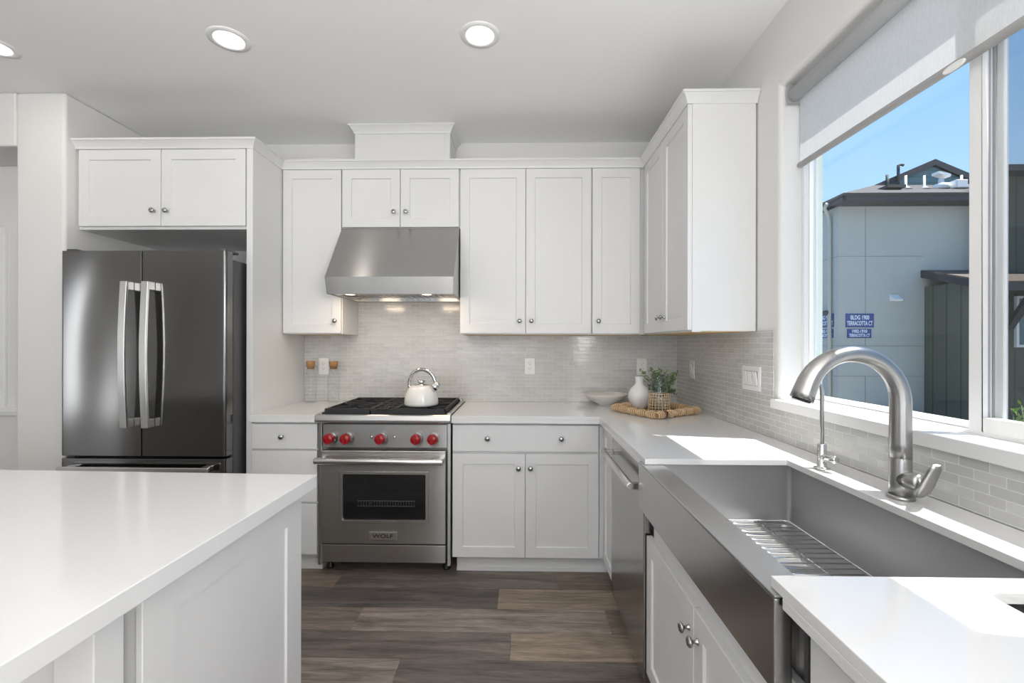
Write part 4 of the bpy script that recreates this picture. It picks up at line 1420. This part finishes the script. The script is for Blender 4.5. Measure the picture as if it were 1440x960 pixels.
# ------------------------------------------------------------------ counter display
def build_display():
    # bowl
    c = Vector((0.563, 3.060, CT + 0.0005))
    o = MB().lathe(c, [(0.0, 0.0), (0.045, 0.0), (0.047, 0.008), (0.090, 0.030), (0.128, 0.055), (0.146, 0.074), (0.147, 0.078), (0.143, 0.078), (0.122, 0.060), (0.085, 0.037), (0.040, 0.018), (0.0, 0.014)], 56).build('serving_bowl', 'stone')
    tag(o, 'wide shallow cream bowl on the corner counter', 'bowl')
    # tray: woven base with a lumpy wrapped reed rim
    L, Fc, Rr, B = Vector((0.560, 2.800)), Vector((0.735, 2.485)), Vector((1.045, 2.700)), Vector((0.870, 3.010))
    z0 = CT + 0.0008
    t = thing('rattan_tray', 'natural rattan tray with wavy wrapped rim on the corner counter', 'tray', ((L.x + Rr.x) / 2, (L.y + Rr.y) / 2, z0))
    corners = [L, Fc, Rr, B]
    m = MB()
    ctr = (L + Rr) / 2
    m.prism([tuple(ctr + (p - ctr) * 0.93) for p in corners], z0 + 0.001, z0 + 0.006)
    m.build('woven_base', 'rattan2', t)
    m = MB()
    for i in range(4):
        a, b = corners[i], corners[(i + 1) % 4]
        n = 5
        for k in range(n):
            p, q = a.lerp(b, k / n), a.lerp(b, (k + 1) / n)
            pts, rads = [], []
            for j in range(7):
                u = j / 6
                s_ = p.lerp(q, u)
                pts.append((s_.x, s_.y, z0 + 0.0205))
                rads.append(0.0100 + 0.0100 * math.sin(PI * (0.06 + 0.88 * u)))
            m.tube(pts, rads, 14)
    rimo = m.build('wrapped_rim', 'rattan2', t)
    # diagonal binding cords round the rim
    m = MB()
    for i in range(4):
        a, b = corners[i], corners[(i + 1) % 4]
        ln = (b - a).length
        d3 = Vector(((b - a).x, (b - a).y, 0)).normalized()
        sd = Vector((-d3.y, d3.x, 0))
        turns = int(ln / 0.0125)
        pts = []
        for k in range(turns * 10 + 1):
            u = k / (turns * 10)
            ang = 2 * PI * turns * u
            rr = 0.0112 + 0.0094 * math.sin(PI * (0.06 + 0.88 * ((u * 5) % 1.0)))
            q = a.lerp(b, u)
            pts.append(Vector((q.x, q.y, z0 + 0.0208)) + sd * math.cos(ang) * rr + Vector((0, 0, 1)) * math.sin(ang) * min(rr, 0.0200))
        m.tube(pts, 0.0030, 6)
    m.build('binding_cord', 'rattan', rimo)
    for p, q in ((Fc.lerp(Rr, 0.10), Fc.lerp(Rr, 0.20)), (L.lerp(B, 0.42), L.lerp(B, 0.58))):
        MB().tube([(p.x, p.y, z0 + 0.021), (q.x, q.y, z0 + 0.021)], 0.0205, 16).build('leather_wrap', 'leather', t)
    zt = z0 + 0.0065
    # vase
    c = Vector((0.745, 2.885, zt))
    o = MB().lathe(c, [(0.0, 0), (0.038, 0), (0.043, 0.004), (0.060, 0.035), (0.069, 0.070), (0.067, 0.095), (0.052, 0.122), (0.032, 0.142), (0.0245, 0.155), (0.0235, 0.172), (0.028, 0.192), (0.0295, 0.196), (0.027, 0.197), (0.021, 0.172), (0.022, 0.150), (0.050, 0.116), (0.062, 0.080), (0.035, 0.012), (0.0, 0.008)], 48).build('flower_vase', 'ceramic')
    tag(o, 'white round-bellied ceramic vase on the rattan tray', 'vase')
    # hurricane: tapering glass in a wicker sleeve
    c = Vector((0.800, 2.660, zt))
    t = thing('candle_hurricane', 'tapered glass hurricane in an open wicker sleeve on the tray', 'candle holder', c)
    MB().lathe(c, [(0.0, 0.001), (0.053, 0.001), (0.055, 0.004), (0.051, 0.090), (0.043, 0.170), (0.036, 0.226), (0.0345, 0.226), (0.0415, 0.170), (0.0495, 0.090), (0.053, 0.008), (0.0, 0.006)], 40, close=False).build('glass_chimney', 'hurr', t)
    m = MB()
    hs = 0.118
    rr = lambda h: 0.064 - 0.012 * h / hs
    for k in range(20):
        a = 2 * PI * k / 20
        m.tube([c + Vector((rr(h) * math.cos(a), rr(h) * math.sin(a), h)) for h in (0.003, hs * 0.33, hs * 0.66, hs)], 0.0021, 6)
    for j in range(8):
        h = 0.006 + j * (hs - 0.008) / 7
        m.tube([c + Vector(((rr(h) + 0.0015 * (-1) ** k) * math.cos(2 * PI * k / 52), (rr(h) + 0.0015 * (-1) ** k) * math.sin(2 * PI * k / 52), h)) for k in range(52)], 0.0026 if j in (0, 7) else 0.0019, 6, closed=True)
    m.build('wicker_sleeve', 'rattan', t)
    # foliage in a small pot behind
    c = Vector((0.880, 2.890, zt))
    t = thing('potted_greenery', 'leafy green sprigs in a small pot behind the hurricane', 'plant', c)
    MB().lathe(c, [(0.0, 0), (0.036, 0), (0.046, 0.070), (0.047, 0.074), (0.043, 0.074), (0.040, 0.062), (0.0, 0.060)], 28).build('pot', 'ceramic', t)
    rnd = random.Random(5)
    ms, ml = MB(), MB()
    for k in range(46):
        a = 2 * PI * k / 46 + rnd.uniform(-0.2, 0.2)
        sp = rnd.uniform(0.02, 0.135)
        hh = rnd.uniform(0.11, 0.270) - sp * 0.30
        tip = c + Vector((math.cos(a) * sp, math.sin(a) * sp, hh))
        base = c + Vector((rnd.uniform(-.015, .015), rnd.uniform(-.015, .015), 0.06))
        mid = base.lerp(tip, 0.55) + Vector((0, 0, 0.025))
        pth = [base, base.lerp(mid, 0.5) + Vector((0, 0, 0.008)), mid, mid.lerp(tip, 0.5) + Vector((0, 0, 0.006)), tip]
        ms.tube(pth, 0.0012, 5)
        for j in range(16):
            u = 0.25 + 0.75 * j / 15
            i0 = min(int(u * 4), 3)
            p = pth[i0].lerp(pth[i0 + 1], u * 4 - i0)
            dirv = Vector((rnd.uniform(-1, 1), rnd.uniform(-1, 1), rnd.uniform(-0.25, 0.9))).normalized()
            side = dirv.cross(Vector((rnd.uniform(-1, 1), rnd.uniform(-1, 1), rnd.uniform(-1, 1)))).normalized()
            ll = rnd.uniform(0.017, 0.029); wd = ll * 0.32
            nn = dirv.cross(side) * ll * 0.12
            q = p + dirv * ll
            if any((Vector((w.x, w.y)) - Vector(ax_)).length < rr_ and w.z < zt + hh_ for w in (p, q) for ax_, rr_, hh_ in (((0.745, 2.885), 0.080, 0.21), ((0.800, 2.660), 0.075, 0.24))):
                continue
            vs = [ml.bm.verts.new(q) for q in (p, p + dirv * ll * 0.4 + side * wd + nn, p + dirv * ll, p + dirv * ll * 0.4 - side * wd + nn)]
            mid_v = ml.bm.verts.new(p + dirv * ll * 0.45 - nn)
            for i in range(4):
                ml._face([vs[i], vs[(i + 1) % 4], mid_v])
    ms.build('stems', 'stem', t)
    ml.build('leaves', 'leaf', t, doubles=False)


build_display()

# ------------------------------------------------------------------ recessed ceiling lights
for x, y, lab in ((-2.535, 2.14, 'recessed ceiling light at the far left of the ceiling'), (-1.370, 2.11, 'recessed ceiling light in front of the refrigerator and range'), (-0.192, 2.10, 'recessed ceiling light nearest the window wall')):
    t = thing('recessed_light', lab, 'ceiling light', (x, y, ZC), group='recessed ceiling lights')
    MB().lathe((x, y, ZC - 0.0003), [(0.092, 0), (0.091, -0.004), (0.068, -0.007), (0.064, -0.004), (0.062, 0.0)], 44, close=False).build('trim_ring', 'vinyl', t)
    MB().lathe((x, y, ZC - 0.0005), [(0.0, 0), (0.061, 0), (0.060, -0.003), (0.0, -0.004)], 36).build('lens', 'lens', t)
    a = area('downlight', (x, y, ZC - 0.012), (x, y, 0), 0.11, 0.11, 1.0, (1.0, 0.94, 0.86), 'DISK')
    a.parent = t
    a.location = a.location - t.location

# ------------------------------------------------------------------ outside
def build_outside():
    struct(MB().box(1.30, 40, -12, 45, -0.5, -0.36).build('ground', 'ground'))
    YW = 10.4
    t = thing('apartment_building', 'pale stucco apartment building with grey hip roof across the way', 'building', (9, 12, -0.36))
    xl = 7.13
    MB().box(xl, 16.0, YW, 20, -0.36, 4.44).build('wall', 'stucco', t)
    m = MB()
    for z in (3.31, 1.30, 0.62):
        m.box(xl - 0.004, 9.02, YW - 0.005, YW + 0.01, z - 0.006, z + 0.006)
        m.box(xl - 0.005, xl + 0.01, YW, 14, z - 0.006, z + 0.006)
    m.box(7.722, 7.734, YW - 0.005, YW + 0.01, 1.30, 4.43)
    m.box(7.722, 7.734, YW - 0.005, YW + 0.01, -0.36, 0.62)
    m.build('control_joints', 'joint', t)
    # hip roof with fascia
    e0, ex = YW - 0.42, xl - 0.17
    MB().box(ex, 10.04, e0, e0 + 0.04, 4.45, 4.565).box(ex, ex + 0.04, e0, 20, 4.45, 4.565).box(ex, 10.04, e0, YW - 0.001, 4.43, 4.45).build('fascia', 'fascia', t)
    m = MB()
    v = [m.bm.verts.new(p) for p in ((ex - 0.03, e0 - 0.03, 4.565), (10.045, e0 - 0.03, 4.565), (10.045, 10.43, 4.755), (16.3, 10.43, 4.755), (16.3, 12.9, 5.75), (ex + 2.9, 12.9, 5.75), (ex - 0.03, 20, 4.565), (ex + 2.9, 20, 5.75))]
    m._face(v[0:6]); m._face([v[0], v[5], v[7], v[6]])
    m.build('hip_roof', 'shingle', t, solid=0.05)
    # gable behind
    pk = (11.34, 6.36)
    half, dz = 1.86, 0.80
    m = MB().prism([(pk[0] - half, pk[1] - dz), (pk[0] + half, pk[1] - dz), pk], 12.80, 12.95, perm='xzy')
    m.box(pk[0] - half, pk[0] + half, 12.80, 12.95, 5.0, pk[1] - dz)
    m.build('gable', 'teal', t)
    m = MB()
    for sg in (-1, 1):
        a = Vector((pk[0], 0, pk[1] + 0.06)); b = Vector((pk[0] + sg * (half + 0.42), 0, pk[1] + 0.06 - dz * (half + 0.42) / half))
        pts = []
        for p in (a, b):
            for y in (12.72, 16.5):
                for dz_ in (-0.17, 0.0):
                    pts.append((p.x, y, p.z + dz_))
        m.hexa(pts)
    m.build('gable_roof', 'fascia', t)
    # downspout on the left return
    MB().tube([(xl - 0.25, YW + 0.0, 4.50), (xl - 0.25, YW + 0.1, 4.42), (xl - 0.08, YW + 0.22, 4.28), (xl - 0.05, YW + 0.22, 4.1), (xl - 0.05, YW + 0.22, -0.3)], 0.04, 10).build('downspout', 'stucco', t)
    # roof fittings
    rz = lambda y: 4.565 + (y - e0) * 1.185 / (12.9 - e0) + 0.03
    for x, y in ((9.28, 11.2), (9.72, 11.2), (10.6, 11.2)):
        m = MB().lathe((x, y, rz(y) - 0.02), [(0.0, 0), (0.13, 0), (0.05, 0.06), (0.025, 0.08), (0.025, 0.34), (0.0, 0.34)], 14)
        m.build('vent_pipe', 'metalwhite', t)
    m = MB().lathe((10.12, 11.2, rz(11.2) - 0.02), [(0.0, 0), (0.16, 0), (0.15, 0.12), (0.06, 0.14), (0.05, 0.26), (0.0, 0.26)], 14)
    m.hexa([(10.12 + dx, y, rz(11.2) + 0.30 + z - 0.25 * dx) for dx in (-0.14, 0.14) for y in (11.1, 11.3) for z in (0.0, 0.06)])
    m.build('vent_cap', 'metalwhite', t)
    MB().box(10.30, 10.62, 11.0, 11.3, rz(11.1), rz(11.1) + 0.20).build('roof_vent', 'metalwhite', t, bevel=0.02)
    MB().box(8.50, 8.92, 10.75, 11.15, rz(11.0) - 0.03, rz(11.0) + 0.035).build('skylight', 'shingle', t)
    MB().tube([(10.02, 12.7, 5.5), (10.02, 12.7, 5.98)], 0.035, 8).build('flue', 'fascia', t)
    MB().tube([(10.32, 12.7, 5.6), (10.32, 12.7, 6.24), (10.40, 12.7, 6.26), (10.46, 12.7, 6.24)], 0.035, 8).build('flue_cap', 'fascia', t)
    # wall hood vent and dark wall lamp
    MB().hexa([(x, y, z) for x in (8.26, 8.44) for y, z in ((YW - 0.14, 2.30), (YW - 0.16, 2.33), (YW, 2.30), (YW, 2.45))]).build('wall_vent', 'metalwhite', t)
    MB().box(xl - 0.16, xl, YW + 0.20, YW + 0.46, 2.02, 2.11).build('wall_lamp', 'fascia', t, bevel=0.02)

    # green building with porch
    g = thing('porch_building', 'dark green batten-sided building with brown shingled porch roof', 'building', (10.5, 9.8, -0.36))
    px0 = 9.03
    MB().box(px0, 16, 9.33, YW - 0.002, -0.36, 2.62).build('porch_wall', 'green', g)
    MB().box(10.06, 16, 9.94, YW - 0.003, 2.62, 4.92).build('upper_wall', 'green', g)
    MB().box(9.98, 16, 9.60, YW - 0.004, 4.92, 5.05).build('upper_eave', 'fascia', g)
    m = MB()
    m.hexa([(x, y, z + dz) for x in (px0 - 0.06, 16) for (y, z) in ((8.88, 2.50), (YW - 0.003, 2.95)) for dz in (0.0, 0.05)])
    m.build('porch_roof', 'shingle_b', g)
    m = MB()
    m.hexa([(x, y, z + dz) for x in (px0 - 0.085, px0 - 0.0605) for (y, z) in ((8.86, 2.36), (YW - 0.003, 2.83)) for dz in (0.0, 0.16)])
    m.box(px0 - 0.085, 16, 8.85, 8.879, 2.36, 2.52)
    m.build('porch_fascia', 'fascia', g)
    MB().box(9.10, 9.46, 9.29, 9.329, -0.3, 2.15).build('door', 'teal_door', g, bevel=0.01)
    w = MB().box(9.86, 11.3, 9.27, 9.329, 1.28, 2.30).build('window', 'metalwhite', g, bevel=0.005)
    MB().box(9.91, 11.25, 9.262, 9.2695, 1.33, 2.25).build('window_pane', 'skyglass', w)
    MB().hexa([(x, y, z + dz) for x in (9.72, 9.86) for (y, z) in ((8.95, 2.34), (9.33, 1.75)) for dz in (-0.12, 0.02)]).build('bracket', 'fascia', g)

    # signs
    def sign(F, a, z, w, h, lines, lab, group=None):
        s_ = thing('address_sign', lab, 'sign', F(a, 0, z), group=group)
        b = MB().box(a - w / 2, a + w / 2, 0.001, 0.012, z - h / 2, z + h / 2, F).build('board', 'sign', s_)
        m = MB()
        for txt, sz, dz, xs in lines:
            m.text(txt, sz, F, a, z + dz, 0.0135, 0.002, width=xs, bold=0.0022)
        m.build('lettering', 'signtext', s_)
    FW = F_back(YW)
    FLW = F_left(xl)
    big = lambda: [('BLDG 1900', 0.135, 0.062, 0.41), ('TERRACOTTA CT', 0.135, -0.068, 0.565)]
    small = lambda: [('1902-1910', 0.098, 0.045, 0.33), ('TERRACOTTA CT', 0.098, -0.047, 0.46)]
    sign(FW, 7.600, 1.870, 0.625, 0.310, big(), 'blue building number sign facing the window, upper of two')
    sign(FW, 7.590, 1.580, 0.530, 0.205, small(), 'small blue address sign facing the window, lower of two')
    FL2 = lambda a, n, z: Vector((xl - n, 2 * 10.9 - a, z))
    sign(FL2, 10.955, 1.885, 0.625, 0.310, big(), 'blue building number sign on the side wall behind the window frame')
    sign(FL2, 10.985, 1.585, 0.530, 0.205, small(), 'small blue address sign on the side wall behind the window frame')

    # shrub
    c = Vector((5.05, 4.55, -0.36))
    t = thing('garden_shrub', 'bright green shrub at the lower right outside the window', 'shrub', c)
    rnd = random.Random(11)
    ms, ml = MB(), MB()
    for k in range(26):
        a = rnd.uniform(0, 2 * PI); sp = rnd.uniform(0.05, 0.34)
        tip = c + Vector((math.cos(a) * sp, math.sin(a) * sp, rnd.uniform(0.75, 1.08)))
        ms.tube([c + Vector((0, 0, 0.01)), c.lerp(tip, 0.5) + Vector((0, 0, 0.05)), tip], 0.006, 5)
        for j in range(18):
            p = c.lerp(tip, 0.3 + 0.7 * j / 17)
            d = Vector((rnd.uniform(-1, 1), rnd.uniform(-1, 1), rnd.uniform(-0.2, 1))).normalized()
            sd = d.cross(Vector((rnd.uniform(-1, 1), rnd.uniform(-1, 1), 0.3))).normalized()
            ll = rnd.uniform(0.06, 0.12)
            vs = [ml.bm.verts.new(q) for q in (p, p + d * ll * 0.5 + sd * ll * 0.16, p + d * ll, p + d * ll * 0.5 - sd * ll * 0.16)]
            ml._face(vs)
    ms.build('branches', 'stem', t)
    ml.build('leaves', 'shrub', t, doubles=False)


build_outside()
